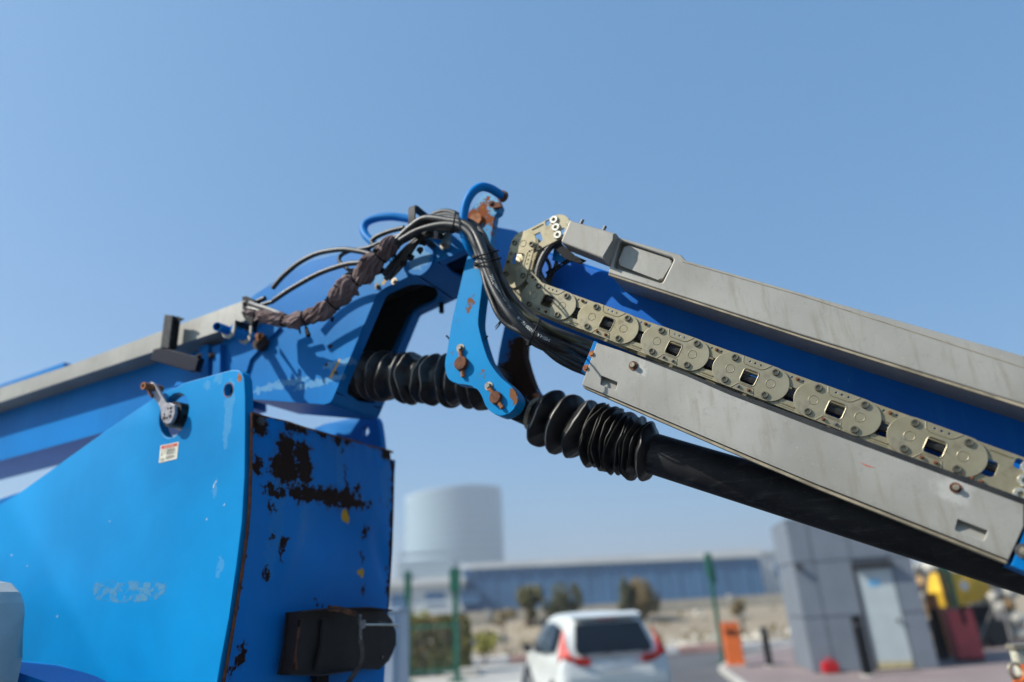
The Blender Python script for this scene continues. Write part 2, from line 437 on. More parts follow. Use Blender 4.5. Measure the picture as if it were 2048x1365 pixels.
# recessed pocket floor with its raised panel
prism('pocket_panel', round_poly([Vector(p) for p in [(1251, 489), (1348, 520), (1322, 562.5), (1234, 529)]], 7, 4), CY+.012, .02, M['cover'], main, bevel=.006, seg=3)
prism('pocket_floor', [(1236, 478), (1352, 515), (1326, 570), (1222, 538)], CY+.034, .01, M['cover'], main, bevel=0)
# nose piece in front
nose = prism('cover_nose', [(1137, 444), (1143.5, 441.5), (1231, 466), (1225, 480), (1207, 518.5), (1124, 486), (1121.5, 482)], CY-.035, .07, M['cover'], lift, bevel=.007, seg=3, label='grey cover nose section')
bm = bmesh.new()
p0 = [Q(1226, 469, CY-.033), Q(1207.5, 519, CY-.033)]; p1 = [Q(1243, 478, CY+.02), Q(1224, 540, CY+.02)]
v = [bm.verts.new(p) for p in (p0[0], p1[0], p1[1], p0[1])]; bm.faces.new(v)
w = [bm.verts.new(p+Vector((0, .02, 0))) for p in (p0[0], p1[0], p1[1], p0[1])]; bm.faces.new(w)
for i in range(4): bm.faces.new((v[i-1], v[i], w[i], w[i-1]))
bmobj('step_plate', bm, M['cover'], main)
prism('cover_lip', [(1217, 546.5), (1600, 670.5), (2048, 810), (2420, 938), (2420, 945), (2048, 816), (1600, 675), (1217, 551)], CY+.004, .012, M['cover_lip'], main, bevel=.002)
# bolts and clips standing on the top edge
for (px, py) in ((1205, 459), (1160, 446)):
    c = Q(px, py, CY+.05); cyl('bolt', c-Vector((0, 0, .01)), UB, .006, .022, M['bolt_dark'], main, 8)
prism('edge_clip', [(1131, 446), (1141, 441), (1147, 443), (1146, 449), (1134, 451)], CY-.03, .05, M['bolt'], main, bevel=.002)
# crease and joint line near the top of the cover
prism('cover_seam', [(1365, 523), (1600, 590), (2048, 735), (2048, 736.2), (1600, 591.2), (1365, 524.2)], CY-.0012, .004, M['cover_lip'], main, bevel=0)
for (px, py, k) in ((1881, 742, 'line'), (1932, 745, 'red'), (2024, 746, 'line')):
    pass

# ---------- lower grey cover below the chain
LY = -.03
slots = [round_poly([Vector(p) for p in [(1203, 752), (1235, 765), (1232, 782), (1201, 770)]], [1, 1, 5, 3], 3),
         round_poly([Vector(p) for p in [(1916, 1039), (1975.5, 1062), (1968, 1083), (1910, 1061)]], [1, 1, 7, 5], 3)]
low = prism('boom_cover', [(1193.6, 686), (1242, 702), (1372, 752), (1459, 790), (1640, 860), (2048, 1010), (2048, 1053), (2017, 1120), (1640, 971), (1513.7, 918), (1312, 832), (1163.7, 769.5)],
            LY, .13, M['cover'], lift, holes=slots, bevel=.0018, seg=2, label='flat grey lower cover plate with two louvre slots')
for sl in slots:
    q = [Q(p[0], p[1], LY) for p in sl]; c = sum(q, Vector())/len(q)
    lo = [c+(p-c)*1.02 for p in q]
    zmid = c
    bm = bmesh.new()
    vs = [bm.verts.new(p+Vector((0, .004+.020*max(0, min(1, ((p-c).dot(UB)+.018)/.036)), 0))) for p in lo]
    bm.faces.new(vs)
    ws = [bm.verts.new(vv.co+Vector((0, .004, 0))) for vv in vs]; bm.faces.new(ws)
    for i in range(len(vs)): bm.faces.new((vs[i-1], vs[i], ws[i], ws[i-1]))
    bmobj('louvre', bm, M['cover'], low)
prism('cover_lip', [(1164, 771), (1312, 834), (1513, 920), (1640, 973), (2016, 1122), (2014, 1129), (1640, 980), (1513, 926.5), (1312, 839.5), (1167, 776)], LY+.006, .03, M['cover_lip'], low, bevel=.003)
def hexbolt(name, px, py, y, r, mat, parent, h=.010, washer=None, wr=1.7, nrm=(0, -1, 0)):
    bm = bmesh.new(); c = Q(px, py, y)
    add_cyl(bm, c, nrm, r*wr, .003, 20)
    add_cyl(bm, c+Vector(nrm)*.003, nrm, r, h, 6, r*.94)
    o = bmobj(name, bm, None, parent, None, 30, mats=[washer or mat, mat])
    me = o.data
    for p in me.polygons:
        if (me.vertices[p.vertices[0]].co-c).dot(Vector(nrm)) > .0025 and len(p.vertices) <= 6 and max((me.vertices[i].co-c).length for i in p.vertices) < r*1.02+h: p.material_index = 1
    return o
hexbolt('bolt', 1267, 732, LY, .0085, M['bolt'], low, .012, M['rust'])
hexbolt('bolt', 1911, 976, LY, .0075, M['bolt'], low, .010, M['rust'])
prism('rubber_strip', [(1246, 703), (1372, 745), (1465, 783), (1640, 848), (2048, 997), (2200, 1052), (2200, 1066), (2048, 1010), (1640, 861), (1465, 796), (1372, 757), (1246, 707)], LY+.005, .05, M['rubber'], lift, bevel=.004, label='black rubber edge strip between chain and lower cover')
prism('orange_scratch', [(1718, 924), (1735, 931), (1752, 937), (1733, 933)], LY-.0004, .0008, plain('red_scratch', (.5, .06, .02, 1), .6), low, bevel=0)
# blue end brackets of the lower cover
eb = prism('end_bracket', [(1188, 682), (1196, 685), (1172, 748), (1162, 744)], LY+.005, .12, M['blue'], lift, bevel=.002)
hexbolt('bolt', 1185, 709, LY+.004, .007, M['rust_orange'], eb, .006); hexbolt('bolt', 1173, 737, LY+.004, .007, M['rust_orange'], eb, .006)
eb = prism('end_bracket', [(2052, 1050), (2160, 1080), (2160, 1190), (2022, 1132)], LY+.004, .12, M['blue'], lift, bevel=.002)
hexbolt('bolt', 2047, 1103, LY+.003, .010, M['bolt'], eb, .006, M['bolt_dark'])

# ---------- cable chain
PR = .0515       # half height of a link plate
def rrect(cx, cz, w, h, r): return round_poly([Vector((cx-w, cz-h)), Vector((cx+w, cz-h)), Vector((cx+w, cz+h)), Vector((cx-w, cz+h))], r, 4)
def circ(cx, cz, r, n=12): return [Vector((cx+r*math.cos(2*math.pi*k/n), cz+r*math.sin(2*math.pi*k/n))) for k in range(n)]
def l3(lst, y): return [Vector((p[0], y, p[1])) for p in lst]
PITCH_L = BL
def mesh_outer():
    """outer link plate: local x along the link (0..pitch), z across, y=0 the outer face"""
    n = 14; out = []
    for k in range(n+1):
        a = math.pi/2+math.pi*k/n; out.append(Vector((PR*math.cos(a), PR*math.sin(a))))
    out.append(Vector((PITCH_L*.42, -PR*.99)))
    for k in range(n+1):
        a = -math.pi/2+math.pi*k/n; out.append(Vector((PITCH_L+PR*math.cos(a), PR*math.sin(a))))
    m = PITCH_L/2
    holes = [rrect(m, -.004, .021, .021, .009)]
    for dx in (-.0165, 0, .0165): holes.append(circ(m+dx, .0405, .0033, 8))
    bm = bmesh.new(); add_prism(bm, l3(out, 0), Vector((0, .005, 0)), [l3(h, 0) for h in holes], .0012, 2)
    # raised collar round the window and the two pressed ribs
    for path, r in ((rrect(m, -.004, .0225, .0225, .010)+[rrect(m, -.004, .0225, .0225, .010)[0]], .0016),
                    ([Vector((m-.040, PR-.002)), Vector((m-.034, .0335)), Vector((m-.026, .0285)), Vector((m+.020, .0285)), Vector((m+.030, .034)), Vector((m+.044, PR-.002))], .0016),
                    ([Vector((m-.036, -PR+.002)), Vector((m-.022, -.0305)), Vector((m+.024, -.0305)), Vector((m+.030, -PR+.002))], .0016)):
        add_sweep(bm, [Vector((p[0], 0, p[1])) for p in path], r, 6)
    for cx in (0, PITCH_L): # pressed circle on each hinge
        add_sweep(bm, [Vector((cx+.0125*math.cos(t), 0, .0125*math.sin(t))) for t in [2*math.pi*k/20 for k in range(21)]], .0011, 5)
    me = bpy.data.meshes.new('link_plate'); bmesh.ops.recalc_face_normals(bm, faces=bm.faces); bm.to_mesh(me); bm.free(); me.materials.append(M['zinc'])
    for p in me.polygons: p.use_smooth = True
    me.set_sharp_from_angle(angle=math.radians(14)); return me
def mesh_inner():
    m = PITCH_L/2; x0, x1 = -.02, PITCH_L+.02
    out = round_poly([Vector((x0, -PR)), Vector((x1, -PR)), Vector((x1, PR)), Vector((x0, PR))], .01, 3)
    holes = [rrect(m, -.006, .021, .020, .010)]
    for dx in (-.0165, .0165): holes.append(circ(m+dx, .0405, .0035, 8))
    bm = bmesh.new(); add_prism(bm, l3(out, 0), Vector((0, .005, 0)), [l3(h, 0) for h in holes], .001, 1)
    add_sweep(bm, [Vector((m-.022, 0, -.0385)), Vector((m+.022, 0, -.0385))], .0028, 6)
    add_sweep(bm, [Vector((m-.022, 0, -.0455)), Vector((m+.022, 0, -.0455))], .0014, 6)
    me = bpy.data.meshes.new('link_plate_inner'); bmesh.ops.recalc_face_normals(bm, faces=bm.faces); bm.to_mesh(me); bm.free(); me.materials.append(M['zinc'])
    for p in me.polygons: p.use_smooth = True
    me.set_sharp_from_angle(angle=math.radians(14)); return me
def mesh_ring(ro, ri, h):
    bm = bmesh.new(); n = 16
    prof = [(ro, 0), (ro, h*.6), (ro*.9, h), (ri*1.1, h), (ri, h*.8), (ri, -.004)]
    rr = [[bm.verts.new((r*math.cos(2*math.pi*k/n), -y, r*math.sin(2*math.pi*k/n))) for k in range(n)] for r, y in prof]
    for i in range(len(prof)-1):
        for k in range(n): bm.faces.new((rr[i][k-1], rr[i][k], rr[i+1][k], rr[i+1][k-1]))
    bm.faces.new(rr[-1])
    me = bpy.data.meshes.new('ring_bolt'); bmesh.ops.recalc_face_normals(bm, faces=bm.faces); bm.to_mesh(me); bm.free()
    for p in me.polygons: p.use_smooth = True
    me.set_sharp_from_angle(angle=math.radians(35)); return me
def rivet_mesh():
    bm = bmesh.new(); add_cyl(bm, (0, 0, 0), (0, -1, 0), .0052, .006, 10, .0044); add_cyl(bm, (0, -.006, 0), (0, -1, 0), .0024, .003, 8)
    me = bpy.data.meshes.new('rivet'); bmesh.ops.recalc_face_normals(bm, faces=bm.faces); bm.to_mesh(me); bm.free(); return me
ME_O, ME_I = mesh_outer(), mesh_inner()
ME_RING = mesh_ring(.0102, .0058, .006)
M['bolt_bore'] = plain('dark_bore', (.02, .02, .02, 1), .6)
ME_RING.materials.append(plain('ring_bolt_steel', (.16, .14, .10, 1), .42, .6, .4, 120)); ME_RING.materials.append(M['bolt_bore'])
ME_RING.polygons[-1].material_index = 1
for p in ME_RING.polygons:
    if len(p.vertices) > 4: p.material_index = 1
ME_WASH = mesh_ring(.0160, .0066, .006); ME_WASH.materials.append(M['washer']); ME_WASH.materials.append(M['bolt_bore'])
for p in ME_WASH.polygons:
    if len(p.vertices) > 4: p.material_index = 1
ME_RIV = rivet_mesh(); ME_RIV.materials.append(M['rust'])
ME_RIV2 = ME_RIV.copy(); ME_RIV2.materials.clear(); ME_RIV2.materials.append(M['steel'])
def inst(name, me, loc, parent, mrot=None):
    o = bpy.data.objects.new(name, me); COL.objects.link(o); o.parent = parent; o.location = loc
    if mrot: o.rotation_euler = (0, mrot, 0)
    return o
def link(p, q, kind, y, detail=True, windowring=False):
    """p, q: hinge points (x, z) in the machine frame"""
    d = Vector(q)-Vector(p); ang = math.atan2(d.y, d.x)      # d = (dx, dz)
    o = bpy.data.objects.new('link_plate', ME_O if kind == 'o' else ME_I); COL.objects.link(o); o.parent = lift
    o.location = (p[0], y, p[1]); o.rotation_euler = (0, -ang, 0); o.scale = (d.length/PITCH_L, 1, 1)
    if not detail: return o
    L = PITCH_L; m = L/2
    if kind == 'o':
        for x in (0, L):
            for z in (.0362, -.0362): inst('ring_bolt', ME_RING, (x+random.uniform(-.001, .001), -.0002, z), o)
        for dx in (-.016, .016): inst('rivet', ME_RIV if random.random() < .4 else ME_RIV2, (m+dx-.002, 0, -.040), o)
    else:
        inst('rivet', ME_RIV, (m, 0, .0405), o)
    return o
chain = [(C0+UA*BL*k) for k in range(0, 12)]
def xz(v): return (v.x, v.z)
T1 = Q(1028.7, 549.8, 0); T2 = Q(1046.3, 487.4, 0); T3 = Q(1103, 462, .01)
pts = [xz(c) for c in chain]
pts += [xz(C0+UA*BL*k) for k in range(12, 16)]
for y, det in ((0.0, True), (.062, False)):
    for k in range(0, 11):
        if k % 2 == 0: link(pts[k], pts[k+1], 'o', y, det)
        else: link(pts[k], pts[k+1], 'i', y+.0062, det)
    link(xz(T1), pts[0], 'i', y+.0062, det)
    link(xz(T2), xz(T1), 'o', y, det)
# cross bars between the two sides of the chain
for k in range(0, 12):
    o = cyl('cross_bar', Vector((pts[k][0], .008, pts[k][1])), (0, 1, 0), .011, .055, M['bolt_dark'], lift, 12)
# end brackets of the chain
def end_bracket(p, q, washers, slots_, wid=PR*.98, flip=False):
    d = (Vector(xz(q))-Vector(xz(p))); L = d.length; ang = math.atan2(d.y, d.x)
    n = 10
    out = [Vector((-.02, wid)), Vector((-.02, -wid))]
    out += [Vector((L+.03+wid*.9*math.cos(-math.pi/2+math.pi*k/n), wid*math.sin(-math.pi/2+math.pi*k/n))) for k in range(n+1)]
    holes = [rrect(.052, -.004, .021, .020, .008)]+[round_poly([Vector(c) for c in s_], .008, 4) for s_ in slots_]
    bm = bmesh.new(); add_prism(bm, l3(out, 0), Vector((0, .006, 0)), [l3(h, 0) for h in holes], .0012, 2)
    add_sweep(bm, [Vector((.045, 0, .040)), Vector((.092, 0, .040))], .0026, 6)
    o = bmobj('chain_end_bracket', bm, M['zinc'], lift, None, 14)
    o.location = (p.x, .0065, p.z); o.rotation_euler = (0, -ang, 0)
    for w_ in washers: inst('washer_bolt', ME_WASH, (w_[0], -.0004, w_[1]), o)
    for dx in (.014, .034, .054):
        inst('rivet', ME_RIV, (dx, -.0003, -.042), o)
    return o
d3 = (T3-T2); L3 = d3.length
end_bracket(T2, T3, [(L3+.022, .034), (L3+.020, .001), (L3+.018, -.032)], [[(L3-.012, .046), (L3+.006, .048), (L3+.005, .026), (L3-.014, .024)], [(L3+.030, -.018), (L3+.048, -.012), (L3+.048, -.030), (L3+.030, -.040)]], PR*.98)
pe = Vector((pts[11][0], 0, pts[11][1])); qe = Vector((pts[12][0], 0, pts[12][1]))
end_bracket(pe, qe, [(BL+.006, .030), (BL+.010, -.002), (BL+.012, -.036)], [[(BL-.022, .044), (BL-.004, .044), (BL-.004, .020), (BL-.022, .020)]])
# hoses turning round inside the chain loop
for i, (dy, off) in enumerate(((.02, 0), (.034, 9), (.046, -6), (.03, 18))):
    hose('hose', [(1125-off*.6, 478+off*.3, dy), (1098-off*.6, 497+off*.5, dy), (1080-off*.2, 530+off*.3, dy), (1076+off*.6, 565, dy), (1092+off*.6, 590, dy), (1150+off*.4, 622-off*.4, dy), (1240, 658-off*.3, dy), (1500, 760, dy), (1800, 868, dy), (2000, 940, dy)], .0125, M['rubber'], lift, 8, 6)
hose('hose', [(1118, 500, .075), (1112, 530, .08), (1100, 560, .08), (1093, 590, .08)], .008, M['rubber'], lift, 8, 6)
hose('hose', [(1085, 505, .07), (1100, 535, .085), (1092, 565, .085), (1086, 585, .08)], .007, M['rubber'], lift, 8, 6)
# bracket plates that carry the chain end under the nose
nb = prism('nose_bracket', [(1108, 484), (1122, 486), (1150, 512), (1172, 521), (1160, 528), (1130, 518), (1112, 500)], .02, .006, M['black'], lift, bevel=.001)
nb2 = prism('nose_bracket', [(1108, 492), (1150, 520), (1132, 528), (1104, 520)], .055, .006, M['blue'], lift, bevel=.001, holes=[[(1118, 504), (1123, 506), (1121, 511), (1116, 509)], [(1130, 513), (1135, 515), (1133, 520), (1128, 518)]])
nb3 = prism('nose_bracket', [(1090, 545), (1134, 518), (1137, 523), (1096, 553)], .05, .006, M['black'], lift, bevel=.001, holes=[[(1108, 537), (1112, 535), (1113, 538), (1109, 540)], [(1120, 529), (1124, 527), (1125, 530), (1121, 532)]])

# ---------- elbow box (bent box of the riser)
BY0, BY1 = .03, .33
prof_px = [(934, 497), (770, 576), (757, 584), (750, 596), (666, 798), (660, 806), (648, 810), (498, 799)]
prof = [Q(p[0], p[1], BY0) for p in prof_px]
side_px = [(498, 799), (648, 810), (660, 806), (666, 798), (750, 596), (757, 584), (770, 576), (934, 497), (946, 490), (946, 464), (900, 462), (800, 472), (735, 492), (700, 503), (620, 522), (560, 556), (505, 592), (440, 690), (430, 760)]
def blue_spots(pix, y):
    return [tuple(Q(p[0], p[1], y))+(p[2],)+tuple(p[3:]) for p in pix]
M['blue_box'] = paint('blue_paint_elbow', spots=blue_spots([(738, 566, .012), (661, 690, .010), (655, 730, .008)], BY0), pale=blue_spots([(640, 765, .05, (.35, 1, 3.2)), (700, 722, .05, (.35, 1, 3.5)), (560, 770, .06, (.35, 1, 3.5)), (840, 520, .05), (760, 560, .03)], BY0),  # round pale spot on the boss paints in its sunlit look
                      yellow=blue_spots([(773, 558, .012), (767, 566, .008)], BY0))
cheek = prism('elbow_side_plate', side_px, BY0, .014, M['blue_box'], lift, bevel=.002, label='sunlit blue side plate of the elbow box')
prismL('elbow_side_plate', [Q(p[0], p[1], BY0)+Vector((0, BY1-BY0-.014, 0)) for p in side_px], (0, .014, 0), M['blue_box'], lift, bevel=.002)
# yellow scratch on the side plate
prism('yellow_scratch', [(679, 717), (681, 719), (663, 757), (658, 756)], BY0-.0006, .0008, plain('yellow_mark', (.5, .27, .02, 1), .7), cheek, bevel=0)
# front strip following the bent profile, with the long opening
def strip(name, P, y0, y1, holes_at, mat, parent, thick=.012, label=None):
    """P: profile points (3-D, y ignored); holes_at(i, t) -> list of (ya, yb) openings at that profile point or None"""
    bm = bmesh.new(); n = len(P)
    cum = [0.0]
    for i in range(1, n): cum.append(cum[-1]+(P[i]-P[i-1]).length)
    nr = []
    for i in range(n):
        d = (P[min(i+1, n-1)]-P[max(i-1, 0)]); d.y = 0; d.normalize(); nr.append(Vector((-d.z, 0, d.x)))
    op = [holes_at(cum[i]) for i in range(n)]
    def quad(a, b, c, d):
        vs = [bm.verts.new(x) for x in (a, b, c, d)]; bm.faces.new(vs)
    for off in (0, thick):
        for i in range(n-1):
            A0 = P[i]+nr[i]*off; A1 = P[i+1]+nr[i+1]*off
            def at(A, y): return Vector((A.x, y, A.z))
            h0, h1 = op[i], op[i+1]
            if h0 is None and h1 is None: quad(at(A0, y0), at(A1, y0), at(A1, y1), at(A0, y1))
            else:
                m = h0 or h1; a0, b0 = (h0 or ((m[0]+m[1])/2,)*2); a1, b1 = (h1 or ((m[0]+m[1])/2,)*2)
                quad(at(A0, y0), at(A1, y0), at(A1, a1), at(A0, a0)); quad(at(A0, b0), at(A1, b1), at(A1, y1), at(A0, y1))
                if off == 0:
                    C0_ = P[i]+nr[i]*thick; C1_ = P[i+1]+nr[i+1]*thick
                    quad(at(A0, a0), at(A1, a1), at(C1_, a1), at(C0_, a0)); quad(at(A0, b0), at(A1, b1), at(C1_, b1), at(C0_, b0))
    bmesh.ops.remove_doubles(bm, verts=bm.verts, dist=1e-5)
    return bmobj(name, bm, mat, parent, label, 40)
pr = round_poly([Vector((p.x, p.z)) for p in [Q(934, 497, BY0), Q(758, 583, BY0), Q(662, 809, BY0), Q(498, 799, BY0)]], [0, .035, .03, 0], 10)
# densify
dense = []
for i in range(len(pr)-1):
    k = max(1, int((pr[i+1]-pr[i]).length/.012))
    for j in range(k): dense.append(pr[i].lerp(pr[i+1], j/k))
dense.append(pr[-1])
P3 = [Vector((p.x, 0, p.y)) for p in dense]
cum = [0.0]
for i in range(1, len(P3)): cum.append(cum[-1]+(P3[i]-P3[i-1]).length)
iC = min(range(len(P3)), key=lambda i: (P3[i]-Q(758, 583, BY0)*1).xz.length if False else math.hypot(P3[i].x-Q(758, 583, BY0).x, P3[i].z-Q(758, 583, BY0).z))
iD = min(range(len(P3)), key=lambda i: math.hypot(P3[i].x-Q(662, 809, BY0).x, P3[i].z-Q(662, 809, BY0).z))
sC, sD = cum[iC], cum[iD]
def opening(s_):
    ya, yb = BY0+.050, BY1-.050
    top, bot = sC*.60, sD-.045
    if top < s_ < bot:
        r = .085; m = (ya+yb)/2; h = (yb-ya)/2
        if s_ < top+r: k = math.sqrt(max(0, 1-((top+r-s_)/r)**2))
        elif s_ > bot-.05: k = .55+.45*math.sqrt(max(0, 1-((s_-bot+.05)/.05)**2))
        else: k = 1
        return (m-h*k, m+h*k)
    if sC*.04 < s_ < sC*.30: return (BY0+.035, BY0+.035+.15*min(1, (s_-sC*.03)/(sC*.12)))
    return None
strip('elbow_front_plate', P3, BY0+.001, BY1-.001, opening, M['blue_box'], lift, -.012, 'shaded blue front plate with a long opening')
# closed top and back of the box, dark inside
prismL('elbow_back_plate', [Q(505, 592, BY0+.015), Q(440, 690, BY0+.015), Q(440, 690, BY0+.015)+Vector((.012, 0, 0)), Q(505, 592, BY0+.015)+Vector((.012, 0, 0))], (0, BY1-BY0-.03, 0), M['blue'], lift)
tp = [(946, 465), (900, 463), (800, 473), (735, 493), (620, 523), (560, 557), (506, 593)]
tp3 = [Q(p[0], p[1], BY0+.015) for p in tp]
prismL('elbow_top_plate', tp3+[p-Vector((0, 0, .012)) for p in reversed(tp3)], (0, BY1-BY0-.03, 0), M['blue'], lift, bevel=0)
inn = [(505, 640), (540, 600), (620, 545), (735, 505), (880, 480), (905, 505), (760, 566), (735, 590), (640, 790), (505, 775)]  # black sheets added inside to give the opening its deep shade
prismL('inner_shade_sheet', [Q(p[0], p[1], BY0)+Vector((0, BY1-BY0-.02, 0)) for p in inn], (0, -.006, 0), M['black'], lift, bevel=0)
prismL('inner_shade_sheet', [Q(p[0], p[1], BY0)+Vector((0, .017, 0)) for p in inn], (0, .006, 0), M['black'], lift, bevel=0)
for k in range(3):
    hose('hose', [(520, 700+12*k, .20+.02*k), (640, 640+10*k, .22), (760, 585+8*k, .22), (900, 530+6*k, .22)], .016, M['rubber'], lift, 8, 6)
# round boss, reinforcement plate and bolts on the side of the elbow
cyl('boss', Q(836, 520, BY0-.010), (0, 1, 0), .072, .012, M['blue_box'], lift, 40)
for (px, py, r, m) in ((789, 563, .0085, 'bolt'), (755, 573, .008, 'bolt_dark'), (672, 746, .005, 'bolt_dark')):
    hexbolt('bolt', px, py, BY0, r, M[m], cheek, .008)
cyl('rusty_pin', Q(517, 684, BY0-.03), (0, 1, 0), .036, .04, M['rust_dark'], lift, 24, 'rusty pin at the joint of riser and elbow')
hexbolt('bolt', 520, 674, BY0-.032, .012, M['rust_orange'], cheek, .016)
prism('joint_plate', [(560, 655), (500, 718), (493, 745), (470, 745), (455, 690), (520, 640)], BY0-.012, .012, M['blue'], lift, bevel=.002)
for (px0, px1) in ((398, 416), (424, 440)):
    prism('joint_flange', [(px0, 694), (px1, 688), (px1, 760), (px0, 770)], BY0-.03, .05, M['blue'], lift, bevel=.002)
hexbolt('bolt', 424, 712, BY0-.032, .010, M['black'], cheek, .01)
hexbolt('bolt', 497, 812, BY0, .010, M['black'], cheek, .01)
# ---------- small bolt under the upper lip, cable ends
cyl('drain_stub', Q(883, 612, .31)+Vector((0, 0, .012)), (0, 0, -1), .011, .045, M['black'], lift, 10)

# ---------- pivot ear with rust
ear_y = .075
M['blue_ear'] = paint('blue_paint_rusty_ear', base=(.03, .21, .42, 1), spots=blue_spots([(957, 432, .040), (966, 418, .030), (945, 440, .05), (978, 440, .020), (985, 452, .016), (975, 400, .012), (981, 470, .008)], ear_y), chips=.6, rustcol=(.20, .062, .020, 1), warp=.05, wscale=38, pale=blue_spots([(978, 405, .06)], ear_y))
prism('pivot_ear', [(966, 390), (977, 386), (996, 400), (1001, 412), (997, 424), (989, 430), (980, 489), (976, 520), (938, 500), (932, 440), (936, 427)], ear_y, .035, M['blue_ear'], lift, bevel=.003, label='rusty pivot ear at the top of the elbow', rnd=2)
cyl('pivot_pin', Q(953, 442, ear_y), (0, -1, 0), .028, .012, M['rust_orange'], lift, 24)
cyl('ear_hole', Q(955.5, 421, ear_y), (0, -1, 0), .005, .001, M['bolt_bore'], lift, 12)
x0_ = Q(984, 470, .11).x
cpl = [Q(984, 452, .11), QX(1030, 461, x0_), QX(1052, 474, x0_), QX(1056, 600, x0_), Q(984, 590, .11)]
cpl = [Vector((x0_, p.y, p.z)) for p in cpl]
prismL('cross_plate', cpl, (-.014, 0, 0), M['blue'], lift, bevel=.002, label='shaded blue cross plate behind the pivot ear')

# ---------- guide loops
loop = sweep('guide_loop', spline([Q(1003, 392, .02), Q(995, 386, -.01), Q(979, 377, -.045), Q(962, 374.5, -.075), Q(945, 385, -.095), Q(932, 408, -.10), Q(926.5, 440, -.10), Q(929, 470, -.095), Q(938, 494, -.08), Q(952, 514, -.05), Q(966, 530, -.02)], 8), .0168, M['blue_worn'], lift, 16, 'tall blue pipe loop over the hose bundle')
fe = cyl('ferrule', Q(1007.5, 394.5, .03), (Q(995, 386, -.01)-Q(1007.5, 394.5, .03)), .0225, .014, M['rust'], loop, 20)
hexbolt('bolt', 984, 409, ear_y-.012, .009, M['rust'], fe, .012)
prism('tab', [(980, 404), (1000, 404), (1003, 414), (985, 417)], ear_y-.02, .012, M['rust'], lift, bevel=.002)
sweep('guide_loop', spline([Q(826, 440, .10), Q(800, 435.5, .09), Q(779, 434, .08), Q(753, 437, .07), Q(734, 445, .06), Q(727, 458, .05), Q(732, 472, .04), Q(744, 484, .035), Q(763, 502, .03), Q(790, 522, .035)], 8), .0175, M['blue_worn'], lift, 16, 'low blue pipe loop with rust specks behind the sleeve')

# ---------- square hose bracket and angle bracket
bw = .030
def flatbar(name, P, w, t, mat, parent, label=None):
    """flat bar along P; its width lies along the machine x, its thickness across"""
    bm = bmesh.new(); rings = []
    for i, p in enumerate(P):
        d = (P[min(i+1, len(P)-1)]-P[max(i-1, 0)]).normalized(); nn = Vector((1, 0, 0)).cross(d).normalized()
        rings.append([bm.verts.new(p+Vector((sx*w/2, 0, 0))+nn*sy*t/2) for sx, sy in ((-1, -1), (1, -1), (1, 1), (-1, 1))])
    for i in range(len(P)-1):
        for k in range(4): bm.faces.new((rings[i][k-1], rings[i][k], rings[i+1][k], rings[i+1][k-1]))
    bm.faces.new(rings[0]); bm.faces.new(rings[-1])
    bmesh.ops.bevel(bm, geom=[e for e in bm.edges if e.calc_face_angle(0) > 1], offset=.0015, segments=2, affect='EDGES', clamp_overlap=True)
    return bmobj(name, bm, mat, parent, label, 40)
A0 = Q(824, 461, -.115); A1 = Q(824, 416, -.115)
zt = A1.z+.010
flatbar('hose_bracket', [Vector((A0.x, .06, A0.z)), Vector((A0.x, -.095, A0.z)), Vector((A0.x, -.110, A0.z+.003)), Vector((A0.x, -.115, A0.z+.015)), Vector((A0.x, -.115, zt-.015)), Vector((A0.x, -.110, zt-.004)), Vector((A0.x, -.095, zt)), Vector((A0.x+.0, .02, zt)), Vector((A0.x, .055, zt-.03)), Vector((A0.x, .06, A0.z))], bw, .008, M['black_dusty'], lift, 'black square strap bracket over the hoses')
M['teal'] = plain('faded_teal_paint', (.07, .15, .20, 1), .55, 0, .35, 20, .2)
prism('angle_bracket', [(877, 460), (901, 459), (900.5, 491), (884.5, 482), (880, 478)], -.06, .006, M['teal'], lift, bevel=.001)
prismL('angle_bracket', [Q(877, 460, -.054), Q(880, 479, -.054), Q(855, 476, .025), Q(853, 455, .025)], (.004, 0, -.004), M['black'], lift, bevel=0)
tb_ = prism('bracket_tab', [(878, 489), (890, 484), (898, 492), (896, 496), (882, 499)], BY0-.012, .008, M['cover'], lift, bevel=.001)
hexbolt('bolt', 887, 489.5, BY0-.012, .008, M['bolt'], tb_, .008)
cyl('bolt', Q(883, 474, -.062), (0, -1, 0), .010, .01, M['black'], tb_, 6)

# ---------- link arm: near and far plates
near_px = [(938, 508), (930, 532), (917, 586), (903, 648), (895, 700), (890.5, 722), (891, 740), (896, 756), (908, 766), (932, 769.5), (949, 774.5), (962, 789), (971, 811), (982, 824), (999, 832.5), (1016, 828), (1031, 813.5), (1036, 796), (1025, 776), (1000, 754), (980, 727), (969, 700), (959, 664), (956, 640), (961, 595), (966, 555), (972, 520), (955, 505)]
LNK = -.03; LT = .055
npx = [tuple(p) for p in spline(near_px, 3, closed=True)]
M['blue_link'] = paint('blue_paint_link', base=(.0, .215, .50, 1), spots=blue_spots([(940, 603, .010), (936, 618, .012), (944, 607, .009), (945, 594, .005), (1030, 790, .013, (1, 1, .45)), (1027, 806, .010), (966, 742, .006), (970, 752, .007), (961, 748, .005), (905, 705, .005), (912, 640, .003), (900, 730, .004)], LNK), chips=.69, rustcol=(.20, .085, .035, 1), warp=.03, wscale=55)
near = prism('link_arm', npx, LNK, LT, M['blue_link'], lift, bevel=.003, label='sunlit blue link arm with two rusty pins')
